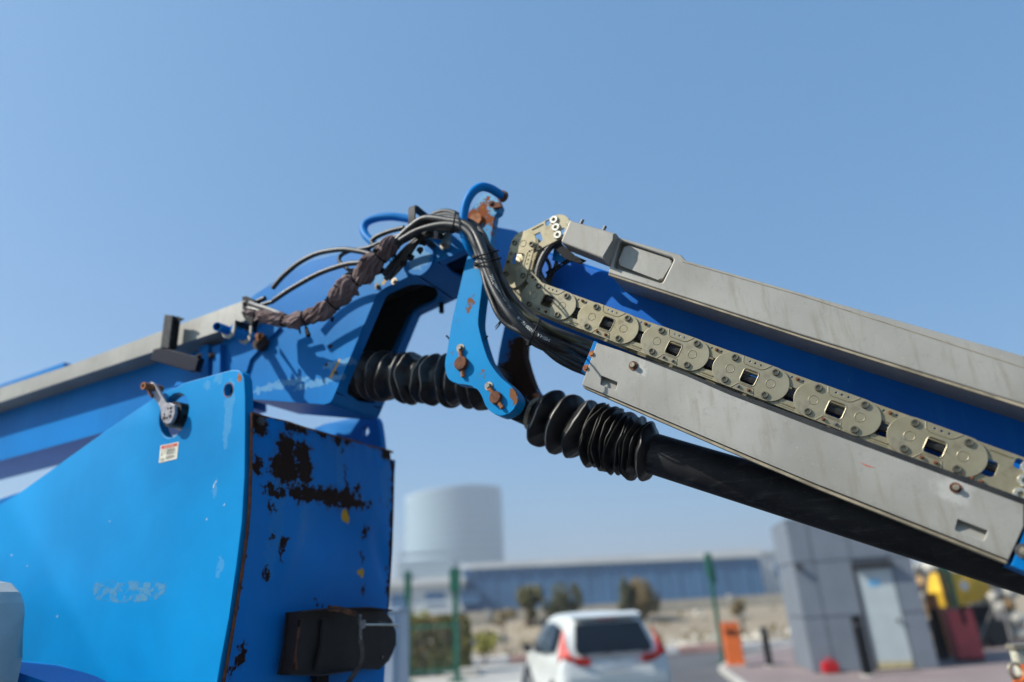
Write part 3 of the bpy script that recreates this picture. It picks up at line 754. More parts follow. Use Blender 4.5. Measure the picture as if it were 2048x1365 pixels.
# the far arm is the same plate on the other side of the cylinders
bm = bmesh.new(); add_prism(bm, [Q(p[0], p[1], LNK)+Vector((0, .425-LT, 0)) for p in npx], Vector((0, LT, 0)), [], .003)
M['blue_far'] = paint('blue_paint_far_arm', spots=[tuple(Q(945, 700, LNK)+Vector((0, .37, 0)))+(.10,), tuple(Q(950, 640, LNK)+Vector((0, .37, 0)))+(.06,), tuple(Q(985, 760, LNK)+Vector((0, .37, 0)))+(.05,)], rustcol=(.035, .016, .010, 1))
bmobj('link_arm', bm, M['blue_far'], lift, 'shaded far link arm with a brown face', 30)
pA = Q(925, 729, LNK); pB = Q(993.5, 797, LNK)
def pin(p, r, h, bolt_px, name='link_pin'):
    bm = bmesh.new(); add_cyl(bm, p, (0, -1, 0), r, h, 12, r*.93)
    bmesh.ops.bevel(bm, geom=[e for e in bm.edges if len(e.link_faces) == 2 and e.calc_face_angle(0) > 1], offset=.002, segments=2, affect='EDGES')
    o = bmobj(name, bm, M['rust'], lift, 'rust brown pin head on the near link arm', 35)
    b = Q(bolt_px[0], bolt_px[1], LNK)
    hexbolt('bolt', bolt_px[0], bolt_px[1], LNK, .0105, M['steel'], o, .012, M['bolt'], 1.45)
    d = (p-b).normalized()
    sweep('keeper_bar', [b+d*.01+Vector((0, -.006, 0)), p+Vector((0, -.006, 0)), p+d*(r+.022)+Vector((0, -.006, 0))], .0075, M['rust_orange'], o, 8)
    return o
pin(pA, .0275, .018, (921.5, 697)); pin(pB, .0235, .016, (978, 773))
cyl('cross_tube', Q(932, 716, LNK+LT), (0, 1, 0), .032, .425-2*LT, M['tube_grey'], lift, 28, 'dark grey cross tube between the link arms')
cyl('pin_shaft', Vector((pB.x, LNK+LT, pB.z)), (0, 1, 0), .024, .425-2*LT, M['tube_grey'], lift, 20)
hexbolt('bolt', 957, 530, LNK-.02, .011, M['bolt'], near, .012, M['bolt_dark'])

# ---------- bellows, rod, cylinder
def bellows(name, p0, p1, folds, label=None, seg=72, seed=1):
    """folds: (t position, outer radius, half width, inner radius, tilt)"""
    ax = (p1-p0); L = ax.length; ax.normalize(); e1 = (Vector((0, 0, 1))-ax*ax.z).normalized(); e2 = ax.cross(e1)
    V, Fc, wear = [], [], []
    rows = []
    for i, (t, ro, hw, ri, tilt) in enumerate(folds):
        for u, f_, wv, k_ in ((-1, 0, 0, .5), (-.72, .42, 0, .75), (-.42, .76, 0, .9), (-.2, .93, .2, 1), (-.05, 1, 1, 1), (.05, 1, 1, 1), (.2, .92, .2, 1), (.45, .70, 0, .9), (.75, .32, 0, .75), (1, 0, 0, .5)):
            rows.append((t*L+hw*u, ri+(ro-ri)*f_, wv, tilt*k_, i))
    for s_, r, wv, tilt, i in rows:
        for k in range(seg):
            a = 2*math.pi*k/seg; cs, sn = math.cos(a), math.sin(a)
            nz = mnoise.noise(Vector((cs*1.3, sn*1.3, seed*7.7+i*.62)))
            nz2 = mnoise.noise(Vector((cs*2.6, sn*2.6, seed*3.1+i*1.31)))
            nz3 = mnoise.noise(Vector((cs*5, sn*5, seed*3.1+s_*30)))
            rr = r*(1+.050*nz+.020*nz2+.006*nz3)
            sh = s_+tilt*cs+(nz*.020+nz2*.005)*(r/.1)
            V.append(p0+ax*sh+(e1*cs+e2*sn)*rr); wear.append(wv)
    n = len(rows)
    for i in range(n-1):
        for k in range(seg): Fc.append((i*seg+k, i*seg+(k+1) % seg, (i+1)*seg+(k+1) % seg, (i+1)*seg+k))
    Fc.append(tuple(range(seg))); Fc.append(tuple((n-1)*seg+k for k in range(seg)))
    return pyobj(name, V, Fc, M['bellows'], lift, label, 50, {'wear': wear})
cy = .18
LB0 = Q(688, 748, cy); LB1 = Q(968, 766, cy)
LB0 = Vector((LB0.x, cy, LB0.z)); ll = (LB1-LB0)
fl = []
nF = 14
for i in range(nF):
    t = -.02+i*1.02/(nF-1); fl.append((t+.012*math.sin(i*3.3), .104+.005*math.sin(i*2.1), ll.length/(nF-1)*.50, .078, .012*math.sin(i*1.7)))
bellows('bellows_boot', LB0, LB1, fl, 'creased black rubber boot running into the elbow box', seed=2)
RB0 = Q(1062, 827, cy); RB1 = Q(1292, 903, cy); LR = (RB1-RB0).length
axR = (RB1-RB0).normalized()
fr = [(.03, .060, .016, .040, 0), (.15, .108, .036, .060, .012), (.31, .112, .034, .062, .014), (.46, .110, .034, .064, .010)]
for i in range(11): fr.append((.575+i*.038, .112-.0010*i+.005*math.sin(i*2.3), .0090, .082, .008*math.sin(i*1.3)))
fr.append((1.01, .098, .022, .066, -.015))
bellows('bellows_boot', RB0, RB1, fr, 'folded black rubber boot on the lower cylinder', seed=5)
sweep('boot_clamp', [RB0+axR*(LR*.02)+Vector((0, 0, 0)), RB0+axR*(LR*.055)], .062, M['cover_lip'], lift, 28)
sweep('cylinder_rod', [Vector((pB.x, cy, pB.z)), RB0+axR*.1], .030, M['chrome'], lift, 24, 'short worn steel rod between link arm and boot')
cyl('rod_eye', Vector((pB.x, cy-.05, pB.z)), (0, 1, 0), .045, .10, M['black'], lift, 28)
CE = Q(1800, 1059, cy); dC = (CE-RB1).normalized()
sweep('lift_cylinder', [RB1-dC*.05, RB1+dC*.6, RB1+dC*1.9], .0665, M['cyl'], lift, 40, 'long black lift cylinder below the boom')

# ---------- hose bundle over the elbow and down to the lower cover
cen = [(973, 512), (986, 552), (1004, 590), (1031, 628), (1070, 664), (1110, 685), (1168, 711)]
nrm_ = [(1, -.15), (1, -.35), (.85, -.5), (.65, -.75), (.45, -.9), (.4, -.92), (.38, -.92)]
spread = [17, 16, 17, 19, 21, 22, 27]
upper = [[(790, 486), (820, 457), (852, 437.5), (898, 442), (932, 449), (951, 468)], [(832, 456), (862, 453), (900, 456), (928, 462), (945, 485)],
         [(864, 431), (884, 424), (906, 426), (930, 440), (952, 458), (965, 480)], [(850, 446), (880, 436), (910, 437), (938, 450), (958, 478)],
         [(800, 482), (835, 462), (880, 450), (915, 452), (938, 466), (950, 488)], [(868, 434), (895, 430), (918, 436), (945, 446), (966, 468), (977, 492)], [(840, 460), (875, 458), (912, 462), (935, 474), (950, 495)]]
yo = [-.115, -.10, -.06, -.085, -.125, -.075, -.095]
order = [-.2, -1.0, .6, .2, -.6, 1.0, -.85]
rad = [.0150, .0080, .0110, .0105, .0120, .0105, .0080]
hose_paths = []
for j in range(7):
    o_ = order[j]; y = yo[j]
    pts_ = [(p[0], p[1], y) for p in upper[j]]
    for (c, n_, s_) in zip(cen, nrm_, spread):
        w_ = random.uniform(-2, 2)
        pts_.append((c[0]+n_[0]*s_*o_+w_, c[1]+n_[1]*s_*o_+w_, y+.012*math.sin(c[0]*.05+j)+max(0, (c[0]-1060)/108)*(.03-y)))
    pts_.append((1222, 736+o_*-24, .06))
    hose('hose', pts_, rad[j], M[('rubber', 'rubber_dusty', 'rubber_mid', 'rubber', 'rubber_mid', 'rubber_dusty', 'rubber_mid')[j]], lift, 12, 7)
    hose_paths.append((pts_, rad[j]))
# an outlying thin hose that bulges below the bundle
out_px = [(962, 530, -.10), (972, 570, -.11), (982, 597, -.115), (995, 627, -.12), (1016, 651, -.115), (1058, 673, -.11), (1095, 700, -.06), (1168, 737, .02), (1222, 760, .06)]
hose('hose', out_px, .0095, M['rubber'], lift, 10, 7)
hose('hose', [(985, 520, -.06), (1000, 560, -.07), (1020, 598, -.075), (1048, 630, -.08), (1085, 650, -.06), (1120, 668, -.03), (1175, 692, .03), (1222, 712, .06)], .010, plain('olive_hose', (.055, .055, .022, 1), .5, 0, .3), lift, 10, 7, 'olive green hose in the bundle')
for k in range(3):
    hose('hose', [(1050+8*k, 655+10*k, -.07), (1100+4*k, 694+10*k, -.05), (1140, 715+9*k, .0), (1172, 728+9*k, .03), (1222, 752+6*k, .06)], .0105, M['rubber'], lift, 10, 6)
# zip ties
def tie(px, py, nx, ny, half, y0, y1, tail=None):
    c = Vector((px, py)); n_ = Vector((nx, ny)).normalized(); ring = []
    for k in range(25):
        a = 2*math.pi*k/24; q_ = c+n_*half*math.cos(a)
        ring.append(Q(q_.x, q_.y, (y0+y1)/2+(y1-y0)/2*-math.sin(a)))
    bm = bmesh.new(); add_sweep(bm, ring, .0033, 6, False)
    h = Q(c.x-n_.x*half, c.y-n_.y*half, (y0+y1)/2-.01); add_box(bm, h-Vector((.006, .008, .006)), h+Vector((.006, .004, .006)))
    if tail: add_sweep(bm, [h, Q(tail[0], tail[1], (y0+y1)/2-.02)], lambda t: .003*(1-t*.6), 5)
    return bmobj('zip_tie', bm, M['black'], lift, None, 40)
tie(973, 508, 1, -.28, 25, -.16, -.02); tie(977, 523, 1, -.25, 26, -.16, -.02)
tie(1069, 664, .42, -.92, 27, -.16, -.04, (1056, 700))
tie(908, 444, .15, -1, 20, -.15, -.03)
for (a, b, y) in (((1010, 628), (990, 655), -.08), ((893, 672), (899, 683), .0), ((975, 672), (968, 680), .0), ((1003, 640), (991, 660), -.05)):
    sweep('zip_tie', [Q(a[0], a[1], y), Q((a[0]+b[0])/2+2, (a[1]+b[1])/2, y), Q(b[0], b[1], y)], lambda t: .0042*(1-t*.7), M['black'], lift, 6)
# loose hoses with cut ends
LH = [([(545, 577), (568, 551), (600, 525), (637, 507), (682, 499.5), (711, 502), (735, 507), (757, 514)], .0105, -.10),
      ([(548, 601), (584, 577), (637, 548), (685, 531), (712, 526.5), (738, 527), (760, 532)], .0105, -.11),
      ([(735, 528), (712, 542), (690, 553), (679, 569), (676, 590)], .0085, -.09),
      ([(808, 456), (777, 464), (752, 475), (744, 485), (757, 497), (780, 500)], .010, -.06),
      ([(800, 471), (764, 484), (737, 495.5), (706, 501), (684, 510), (679, 523), (700, 542), (720, 552)], .008, -.085),
      ([(738, 496), (740, 505), (758, 512), (775, 520)], .008, -.07),
      ([(770, 545), (730, 546), (705, 540), (698, 548), (708, 560)], .007, -.05)]
loose = []
for p_, r_, y_ in LH: loose.append(hose('hose', [(q[0], q[1], y_) for q in p_], r_, M['rubber'], lift, 10, 8))
loose[0]['label'] = 'loose black hose with a cut end above the elbow'; loose[1]['label'] = 'loose printed black hose resting near the clamp'
# dark tangle of hoses under the square bracket
for k in range(9):
    a = random.uniform(0, 14); b = random.uniform(-10, 12)
    hose('hose', [(765+a, 545+b*.8+k*2, -.045-.008*k % .05), (790+a, 520+b+k, -.06), (812+a*.8, 495+b*.6+k, -.07), (838, 474+b*.5+k, -.07), (866, 462+k, -.06)], .0075+.001*(k % 3), M['rubber'], lift, 8, 5)
for (px, py, s_) in ((820, 512, 9), (838, 500, 8), (806, 526, 8), (846, 486, 8)):
    lo = [Q(px+s_*random.uniform(.5, 1.3)*math.cos(t), py+s_*random.uniform(.4, 1.2)*math.sin(t), -.08+random.uniform(-.02, .02)) for t in [2*math.pi*k/9 for k in range(9)]]
    prismL('torn_rag', lo, (0, .004, 0), M['black'], lift, bevel=0)
rnd = random.Random(21)
for k in range(11):
    a, b, c_k, d_k = (rnd.uniform(-9, 9) for _ in range(4))
    hose('cable', [(742+a, 528+b, -.07-.006*(k % 5)), (768+c_k*1.6, 500+a*1.3, -.09), (796+b, 486+d_k*1.2, -.10), (826+d_k*.6, 466+c_k*.8, -.105), (862, 447+a*.9, -.10), (900, 445+b*.9, -.095), (930, 452+c_k*.6, -.09)], rnd.uniform(.0035, .0065), M[('rubber', 'rubber_mid', 'rubber_dusty')[k % 3]], lift, 7, 6)
for k in range(4):
    a, b = rnd.uniform(-6, 6), rnd.uniform(-5, 5)
    hose('cable', [(958+a, 470, -.10), (972+a*.8, 512, -.115), (988+a, 560+b, -.118), (1010+a, 605, -.115), (1040, 640+b, -.11), (1080, 672+b, -.08), (1130, 702+b, -.02), (1180, 728+b, .04)], rnd.uniform(.005, .0075), M[('rubber_mid', 'rubber_dusty')[k % 2]], lift, 8, 6)
# ---------- fabric sleeve
SL = [(500, 627, 12.5), (520, 631, 15), (540, 635.5, 14), (560, 640, 16), (580, 643.5, 14), (600, 641, 17), (622, 632, 17), (645, 626, 19.5), (664, 610, 19), (680, 593, 22), (698, 573, 20), (712, 562, 16.5), (726, 548, 20), (742, 530, 21.5), (757, 518, 19), (769, 504, 18.5), (781, 490, 17), (792, 477, 12)]
SYC = -.115
sp = spline([(p[0], p[1], p[2]) for p in SL], 16)
Pc = [Q(p.x, p.y, SYC) for p in sp]; Rc = [p.z/FPX*2.62 for p in sp]
T_, N_ = frames(Pc)
sg = 64; V = []; Fc = []
cum = [0.0]
for i in range(1, len(Pc)): cum.append(cum[-1]+(Pc[i]-Pc[i-1]).length)
for i, p in enumerate(Pc):
    bn = T_[i].cross(N_[i]); s_ = cum[i]
    for k in range(sg):
        a = 2*math.pi*k/sg; dirv = N_[i]*math.cos(a)+bn*math.sin(a)
        w1 = mnoise.noise(Vector((math.cos(a)*1.2, math.sin(a)*1.2, s_*9)))
        at = a+s_*11
        dv = mnoise.voronoi(Vector((math.cos(at)*1.9+.35*w1, math.sin(at)*1.9, s_*9)))[0]
        dv2 = mnoise.voronoi(Vector((math.cos(a)*2.0, math.sin(a)*2.0+9, s_*30+a*.6)))[0]
        gat = min(abs(i-q) for q in (12, 56, 88, 130, 176, 228))/16.0
        r = Rc[i]*(.80+.20*w1+.66*min(.5, dv[1]-dv[0])+.22*min(.4, dv2[1]-dv2[0]))*(1-.22*math.exp(-(gat*2.4)**2))
        V.append(p+dirv*r)
for i in range(len(Pc)-1):
    for k in range(sg): Fc.append((i*sg+k, i*sg+(k+1) % sg, (i+1)*sg+(k+1) % sg, (i+1)*sg+k))
Fc.append(tuple(range(sg))); Fc.append(tuple((len(Pc)-1)*sg+k for k in range(sg)))
slv = pyobj('fabric_sleeve', V, Fc, M['fabric'], lift, 'crumpled brown fabric sleeve round the hoses', 180)
for (i, r_) in ((12, .75), (56, .82), (88, .80), (130, .82), (176, .80), (228, .82)):
    i = min(i, len(Pc)-2); rr = [Pc[i]+(N_[i]*math.cos(2*math.pi*k/16)+T_[i].cross(N_[i])*math.sin(2*math.pi*k/16))*Rc[i]*r_*1.06 for k in range(17)]
    bm = bmesh.new(); add_sweep(bm, rr, .003, 6, False); bmobj('zip_tie', bm, M['black'], slv, None, 40)
# frayed bits along the sleeve
for k in range(26):
    i = random.randrange(20, len(Pc)-4); a = random.choice((random.uniform(2.2, 4.2), random.uniform(-.6, .7)))
    d_ = N_[i]*math.cos(a)+T_[i].cross(N_[i])*math.sin(a); c = Pc[i]+d_*Rc[i]*.96; l_ = random.uniform(.006, .018)
    w_ = T_[i]*random.uniform(.004, .012)
    tip = d_*l_+Vector((random.uniform(-.006, .006), random.uniform(-.006, .002), random.uniform(-.010, .002)))
    prismL('torn_rag', [c-w_, c+w_, c+tip+w_*.4, c+tip*1.15, c+tip*.9-w_*.5], (0, .003, 0), M['fabric'] if k % 2 else M['black'], slv, bevel=0)
sweep('torn_rag', [Q(612, 655, -.11), Q(614, 663, -.12), Q(617, 672, -.12)], lambda t: .006+.004*t, M['black'], slv, 6)

# ---------- riser (left boom), cover, brackets
RY0, RY1 = .05, .31
def ext(pa, pb, y, x_end=-5.6):
    """the line through pixels pa, pb on plane y carried on to local x = x_end"""
    a, b = Q(pa[0], pa[1], y), Q(pb[0], pb[1], y); return a+(b-a)*((x_end-a.x)/(b.x-a.x))
rl = [ext((300, 724), (0, 820), RY0), Q(0, 820, RY0), Q(300, 724, RY0), Q(445, 678, RY0), Q(445, 800, RY0), Q(300, 839, RY0), Q(207, 865, RY0), Q(0, 922, RY0), ext((207, 865), (0, 922), RY0)]
riser = prismL('riser_boom', rl, (0, RY1-RY0, 0), M['blue'], lift, bevel=.012, label='blue riser boom falling away behind the turret plate', seg=3)
prismL('riser_cylinder', [ext((110, 960), (0, 998), .10), Q(110, 960, .10), Q(110, 978, .10), ext((110, 978), (0, 1013), .10)], (0, .10, 0), M['blue'], lift, bevel=.004)
RC = -.05
rc = prismL('riser_cover', [ext((300, 671), (0, 776), RC)]+[Q(p[0], p[1], RC) for p in ((0, 776), (128, 735), (300, 671), (482, 604), (500, 601), (498, 640), (438, 663), (354, 691.5), (300, 706), (0, 805))]+[ext((300, 706), (0, 805), RC)], (0, .30, 0), M['cover'], lift, bevel=.006, label='beige grey cover along the riser boom', seg=3)
prismL('riser_top_plate', [ext((128, 725), (0, 770), .26), Q(128, 725, .26), Q(128, 740, .26), ext((128, 740), (0, 785), .26)], (0, .10, 0), M['blue'], lift, bevel=.003)
st = prism('support_post', [(329, 629), (345, 631), (337, 697), (320.6, 695)], -.12, .03, M['black_dusty'], lift, bevel=.002, label='black upright stub beside the riser cover')
prism('post_flag', [(353, 632), (366, 637.5), (357, 642), (350, 697), (346, 697)], -.10, .01, M['black'], st, bevel=.0008)
prism('support_foot', [(306, 699), (321, 695), (398, 715), (390, 742), (376, 742), (300, 720)], -.115, .03, plain('navy_black_paint', (.003, .006, .018, 1), .6, 0, .3, 30, spec=.1), lift, bevel=.003)
hexbolt('bolt', 399, 714, -.121, .009, M['black'], st, .01)
# pipe stub and clamp that holds the end of the sleeve
pp_ = [Q(434, 653.5, -.20), Q(452, 660, -.13), Q(505, 680, -.02)]
sweep('pipe_stub', pp_, .0185, M['blue'], lift, 24, 'blue pipe stub with a rusty open end', .78)
cl = prism('hose_clamp', [(484, 594), (492, 592), (509, 600), (508, 632), (503, 652), (490, 640), (485, 632)], -.13, .03, M['black'], lift, bevel=.002, label='black clamp plate at the end of the sleeve')
hexbolt('bolt', 487.5, 606, -.131, .006, M['steel'], cl, .005); hexbolt('bolt', 486.5, 625, -.131, .006, M['steel'], cl, .005)
def ubr(y, px, py, s, mat):
    lo = [Q(px-13*s, py+5*s, y), Q(px-8*s, py+14*s, y), Q(px+2*s, py+17*s, y), Q(px+11*s, py+10*s, y), Q(px+14*s, py-4*s, y), Q(px+15*s, py-20*s, y), Q(px+11*s, py-20*s, y), Q(px+10*s, py-4*s, y), Q(px+6*s, py+6*s, y), Q(px-1*s, py+10*s, y), Q(px-6*s, py+7*s, y)]
    prismL('clamp_plate', lo, (0, .008, 0), mat, cl, bevel=.001)
ubr(-.15, 455, 661, 1.0, M['cover']); ubr(-.10, 488, 672, 1.0, M['cover'])
prismL('clamp_saddle', [Q(464, 648, -.142), Q(470, 662, -.142), Q(463, 674, -.142), Q(457, 668, -.142)], (.02, .045, -.01), M['blue'], cl, bevel=.001)
prismL('clamp_saddle', [Q(470, 640, -.14), Q(507, 652, -.05), Q(507, 664, -.05), Q(473, 652, -.14)], (0, .02, 0), M['black'], cl, bevel=.001)
sweep('hose', spline([Q(500, 606, -.13), Q(515, 612, -.125), Q(535, 618, -.12), Q(560, 628, -.115)], 6), .0095, plain('grey_hose', (.27, .26, .235, 1), .5), lift, 10, 'pale grey hose entering the sleeve')
sweep('hose', spline([Q(498, 618, -.12), Q(512, 621, -.12), Q(530, 628, -.118)], 6), .013, M['rubber'], lift, 10)
sweep('hose', spline([Q(508, 607, -.09), Q(525, 599, -.09), Q(530, 597, -.09)], 4), .011, M['rubber'], lift, 10, None, .5)
sweep('hose', spline([Q(520, 612, -.10), Q(535, 607, -.10), Q(546, 604, -.10)], 4), .009, M['rubber'], lift, 10, None, .5)
# ---------- turret: near side plate, far side plate, rusty end plate
PY, PT = -.25, .04
pan_px = [(-420, 1232), (0, 1010), (37, 987), (207, 866), (290, 808.5), (310, 796), (371, 765.5), (462, 740.5), (476, 740.5), (484, 746), (488, 757), (490, 790), (490.5, 850), (489, 952), (484, 1043), (472, 1139), (456, 1239), (434, 1365), (405, 1500), (370, 1640), (-420, 1640)]
big = [(530, 315), (580, 330), (625, 365), (655, 420), (668, 520), (655, 610), (625, 700), (590, 780), (540, 850), (490, 900), (440, 925), (380, 930), (330, 900), (290, 840), (265, 760), (262, 690), (268, 620), (285, 550), (315, 490), (350, 435), (400, 375), (460, 328)]
big = [(x/6.827+280, y/6.827+740) for x, y in big]
pinh = [(457+8.8*math.cos(t)*1.0+1.5*math.sin(t), 780.5-14*math.sin(t)) for t in [2*math.pi*k/20 for k in range(20)]]
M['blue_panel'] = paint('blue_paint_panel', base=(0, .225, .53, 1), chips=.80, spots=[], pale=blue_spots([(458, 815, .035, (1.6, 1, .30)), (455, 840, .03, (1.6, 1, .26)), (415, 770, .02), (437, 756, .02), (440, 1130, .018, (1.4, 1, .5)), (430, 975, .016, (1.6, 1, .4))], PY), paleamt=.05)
panel = prism('turret_side_plate', pan_px, PY, PT, M['blue_panel'], lift, holes=[big, pinh], bevel=.003, label='big sunlit blue turret side plate with two holes')
cyl('bushing', Q(457, 780.5, PY+.03), (0, 1, 0), .05, .05, M['black'], panel, 20)
prism('rust_patch', [(477, 746), (482, 751), (484, 757), (480, 764), (476, 764), (474, 758)], PY-.0005, .0008, M['rust_orange'], panel, bevel=0)
# rims of rust round the pin hole
bm = bmesh.new(); add_sweep(bm, [Q(457+9.3*math.cos(t)+1.5*math.sin(t), 780.5-14.6*math.sin(t), PY) for t in [2*math.pi*k/28 for k in range(29)]], .0018, 5, False); bmobj('hole_rim', bm, M['rust_orange'], panel, None, 60)
# far side plate (its top with the matching hole shows past the end plate)
dy = .86-PT
far_px = [(300, 802), (371, 765.5), (462, 740.5), (476, 740.5), (484, 746), (488, 757), (490, 790), (490.5, 850), (489, 930), (440, 980), (400, 1640), (200, 1640)]
bm = bmesh.new(); add_prism(bm, [Q(p[0], p[1], PY)+Vector((0, dy, 0)) for p in far_px], Vector((0, PT, 0)), [[Q(p[0], p[1], PY)+Vector((0, dy, 0)) for p in pinh]], .003)
bmobj('turret_side_plate', bm, M['blue'], lift, 'far turret side plate with a round hole in its ear', 30)
# gusset on the far plate
g = Q(478, 790, PY)
prismL('gusset', [g+Vector((-.34, dy-.002, -.12)), g+Vector((-.26, dy-.002, .0)), g+Vector((-.18, dy-.002, .03)), g+Vector((-.15, dy-.002, -.12))], (0, -.05, 0), M['blue'], lift, bevel=.004)
# end plate
EY0, EY1 = PY+PT-.02, PY+.93
eprof = spline([Q(494.5, 825, PY), Q(492, 952, PY), Q(487, 1043, PY), Q(475, 1139, PY), Q(459, 1239, PY), Q(437, 1365, PY), Q(408, 1500, PY)], 26)
ex = [p.x+.006 for p in eprof]; ez = [p.z for p in eprof]
# right-hand edge: solve the far edge top and notch
ZT = ez[0]
ny_ = 120
eV = []; eF = []
def dent(y, z):
    d = 0
    d -= .022*math.exp(-((y-.20)**2/.05+(z-2.18)**2/.010))
    d += .012*math.exp(-((y-.45)/.05)**2-((z-2.22)/.07)**2)
    d -= .010*math.exp(-((y-.47-.5*(2.2-z))/.05)**2)*max(0, min(1, (2.33-z)/.1))*max(0, min(1, (z-1.95)/.1))
    d += .008*math.exp(-((y-.02+.35*(2.2-z))/.05)**2)*max(0, min(1, (2.30-z)/.1))*max(0, min(1, (z-1.95)/.1))
    d += .004*mnoise.noise(Vector((y*5, z*5, 1)))
    return d
def pxl(L):
    d = MA+MX*L.x+MY*L.y+MZ*L.z-CP; z = d.dot(F); return 1024+FPX*d.dot(CR)/z, 682.5-FPX*d.dot(CU)/z
redge = [(850, 791), (905, 791), (950, 789), (1000, 788), (1100, 785), (1150, 782), (1220, 777), (1365, 768), (1600, 750)]
def ey1(i):
    lo_, hi_ = .3, 1.2
    for _ in range(24):
        m_ = (lo_+hi_)/2; px, py = pxl(Vector((ex[i]+dent(m_, ez[i]), m_, ez[i])))
        if px < np.interp(py, [e[0] for e in redge], [e[1] for e in redge]): lo_ = m_
        else: hi_ = m_
    return lo_
EYR = [ey1(i) for i in range(len(ex))]
for off in (0, -.010):
    for i in range(len(ex)):
        for j in range(ny_+1):
            t = j/ny_; y = EY0+(EYR[i]-EY0)*t
            z = ez[i]
            k = max(0, 1-i/14)
            z += k*(-.002*t+.006*mnoise.noise(Vector((y*9, 3, 0)))-(.035 if t > .955 else 0))
            eV.append((ex[i]+dent(y, z)+off+.004*k*mnoise.noise(Vector((y*20, 0, 2))), y, z))
nr = len(ex); st_ = ny_+1
for s_ in (0, 1):
    o_ = s_*nr*st_
    for i in range(nr-1):
        for j in range(ny_): eF.append((o_+i*st_+j, o_+i*st_+j+1, o_+(i+1)*st_+j+1, o_+(i+1)*st_+j))
o_ = nr*st_
for i in range(nr-1):
    for j in (0, ny_): eF.append((i*st_+j, (i+1)*st_+j, o_+(i+1)*st_+j, o_+i*st_+j))
for j in range(ny_):
    for i in (0, nr-1): eF.append((i*st_+j, i*st_+j+1, o_+i*st_+j+1, o_+i*st_+j))
XE = ex[0]
def xe_at(z):
    for i in range(nr-1):
        if ez[i+1] <= z <= ez[i]: return ex[i]+(ex[i+1]-ex[i])*(ez[i]-z)/(ez[i]-ez[i+1])
    return ex[-1] if z < ez[-1] else ex[0]
def E_(px, py):
    p = QX(px, py, XE)
    for _ in range(4): p = QX(px, py, xe_at(p.z))
    return p
def es(px, py, r, st=None):
    p = E_(px, py); return (p.x, p.y, p.z, r)+((st,) if st else ())
def z4(x, y): return (420+x/2.505, 820+y/2.505)   # from the enlarged crop of the end plate
sp_ = []
for x, y, r, st in [(245, 70, .055, None), (215, 40, .06, None), (380, 190, .060, None), (385, 300, .075, None), (340, 280, .055, None), (470, 210, .055, None), (475, 290, .055, (1, 1, .7)), (480, 350, .03, None), (405, 240, .04, None),
                    (238, 280, .032, (1, 1, .7)), (282, 305, .010, None), (310, 395, .030, None), (355, 408, .028, None), (270, 398, .014, None), (440, 415, .045, (1, .8, 1.2)), (500, 420, .05, (1, .7, 1.3)), (560, 425, .045, (1, .8, 1.2)), (620, 440, .055, (1, .8, 1.1)), (690, 450, .055, (1, .8, 1.1)), (750, 465, .035, None),
                    (640, 145, .035, None), (690, 150, .035, None), (735, 145, .015, None), (820, 165, .028, None), (880, 200, .065, None), (900, 215, .055, None), (915, 280, .03, None),
                    (685, 375, .018, None), (735, 395, .030, (1, 1, 1.3)), (690, 400, .02, None), (795, 475, .018, None), (850, 465, .010, None), (885, 480, .012, None), (298, 485, .022, (1, 1.5, .8)), (325, 505, .010, None), (785, 610, .030, (1, 2.0, .8)), (775, 630, .020, None), (375, 668, .024, None), (360, 720, .022, (1, 3, .6)), (305, 635, .012, None), (765, 735, .016, (1, 1.4, .7)), (280, 820, .026, (1, 2.2, .8)), (765, 905, .022, (1, 1.6, .8)), (530, 965, .013, None), (558, 995, .014, None), (160, 1225, .034, (1, 1.8, .8)), (125, 1280, .026, (1, 2, .8)), (675, 320, .03, (1, 5, .5)), (655, 200, .012, None),
                    (450, 95, .035, (1, .6, 1.5)), (560, 115, .03, (1, .5, 1.8)), (400, 85, .04, None)]:
    px, py = z4(x, y); sp_.append(es(px, py, r, st))
# ragged rust down both edges
for (x, y) in [(185, 110), (188, 180), (186, 250), (184, 330), (182, 400), (180, 470), (172, 540), (170, 610), (165, 690), (158, 760), (150, 830), (140, 900), (125, 970), (112, 1040), (92, 1130), (78, 1200), (60, 1280), (45, 1350)]:
    px, py = z4(x, y); sp_.append(es(px, py, .020, (1, 1.3, .55)))
for (x, y) in [(918, 330), (920, 400), (918, 470), (918, 540), (915, 610), (912, 690), (912, 760), (905, 830), (900, 900), (898, 970), (895, 1040)]:
    px, py = z4(x, y); sp_.append(es(px, py, .030, (1, 1.2, .5)))
yel = []
for (x, y, r, st) in [(684, 528, .024, (1, 1.2, .8)), (694, 540, .022, (1, 1.2, .8)), (704, 556, .017, (1, 1.5, .7)), (752, 814, .016, (1, .9, 1.5)), (762, 818, .016, (1, 1.4, .8))]:
    px, py = z4(x, y); yel.append(es(px, py, r, st))
pal = []
for (x, y, r, st) in [(345, 480, .05, (1, 1.4, .25)), (650, 260, .035, (1, 1.6, .3)), (480, 560, .03, (1, 1.5, .3)), (310, 690, .04, (1, 1.6, .3)), (440, 350, .05, None), (700, 450, .06, (1, .5, 1.6)), (880, 380, .04, (1, 1, .4))]:
    px, py = z4(x, y); pal.append(es(px, py, r, st))
sp_ = [(a[0], a[1], a[2], a[3]*.80)+tuple(a[4:]) for a in sp_]
M['blue_end'] = paint('blue_paint_end_plate', base=(0, .185, .56, 1), spots=sp_, warp=.058, wscale=30, rustcol=(.024, .0105, .006, 1), yellow=yel, pale=pal, paleamt=-.05, palecol=(.06, .25, .40, 1), chips=.73, rough=.36)
end = pyobj('turret_end_plate', eV, eF, M['blue_end'], lift, 'dented blue end plate with ragged dark rust patches', 60)
px, py = z4(246, 60); pbolt = E_(px, py)
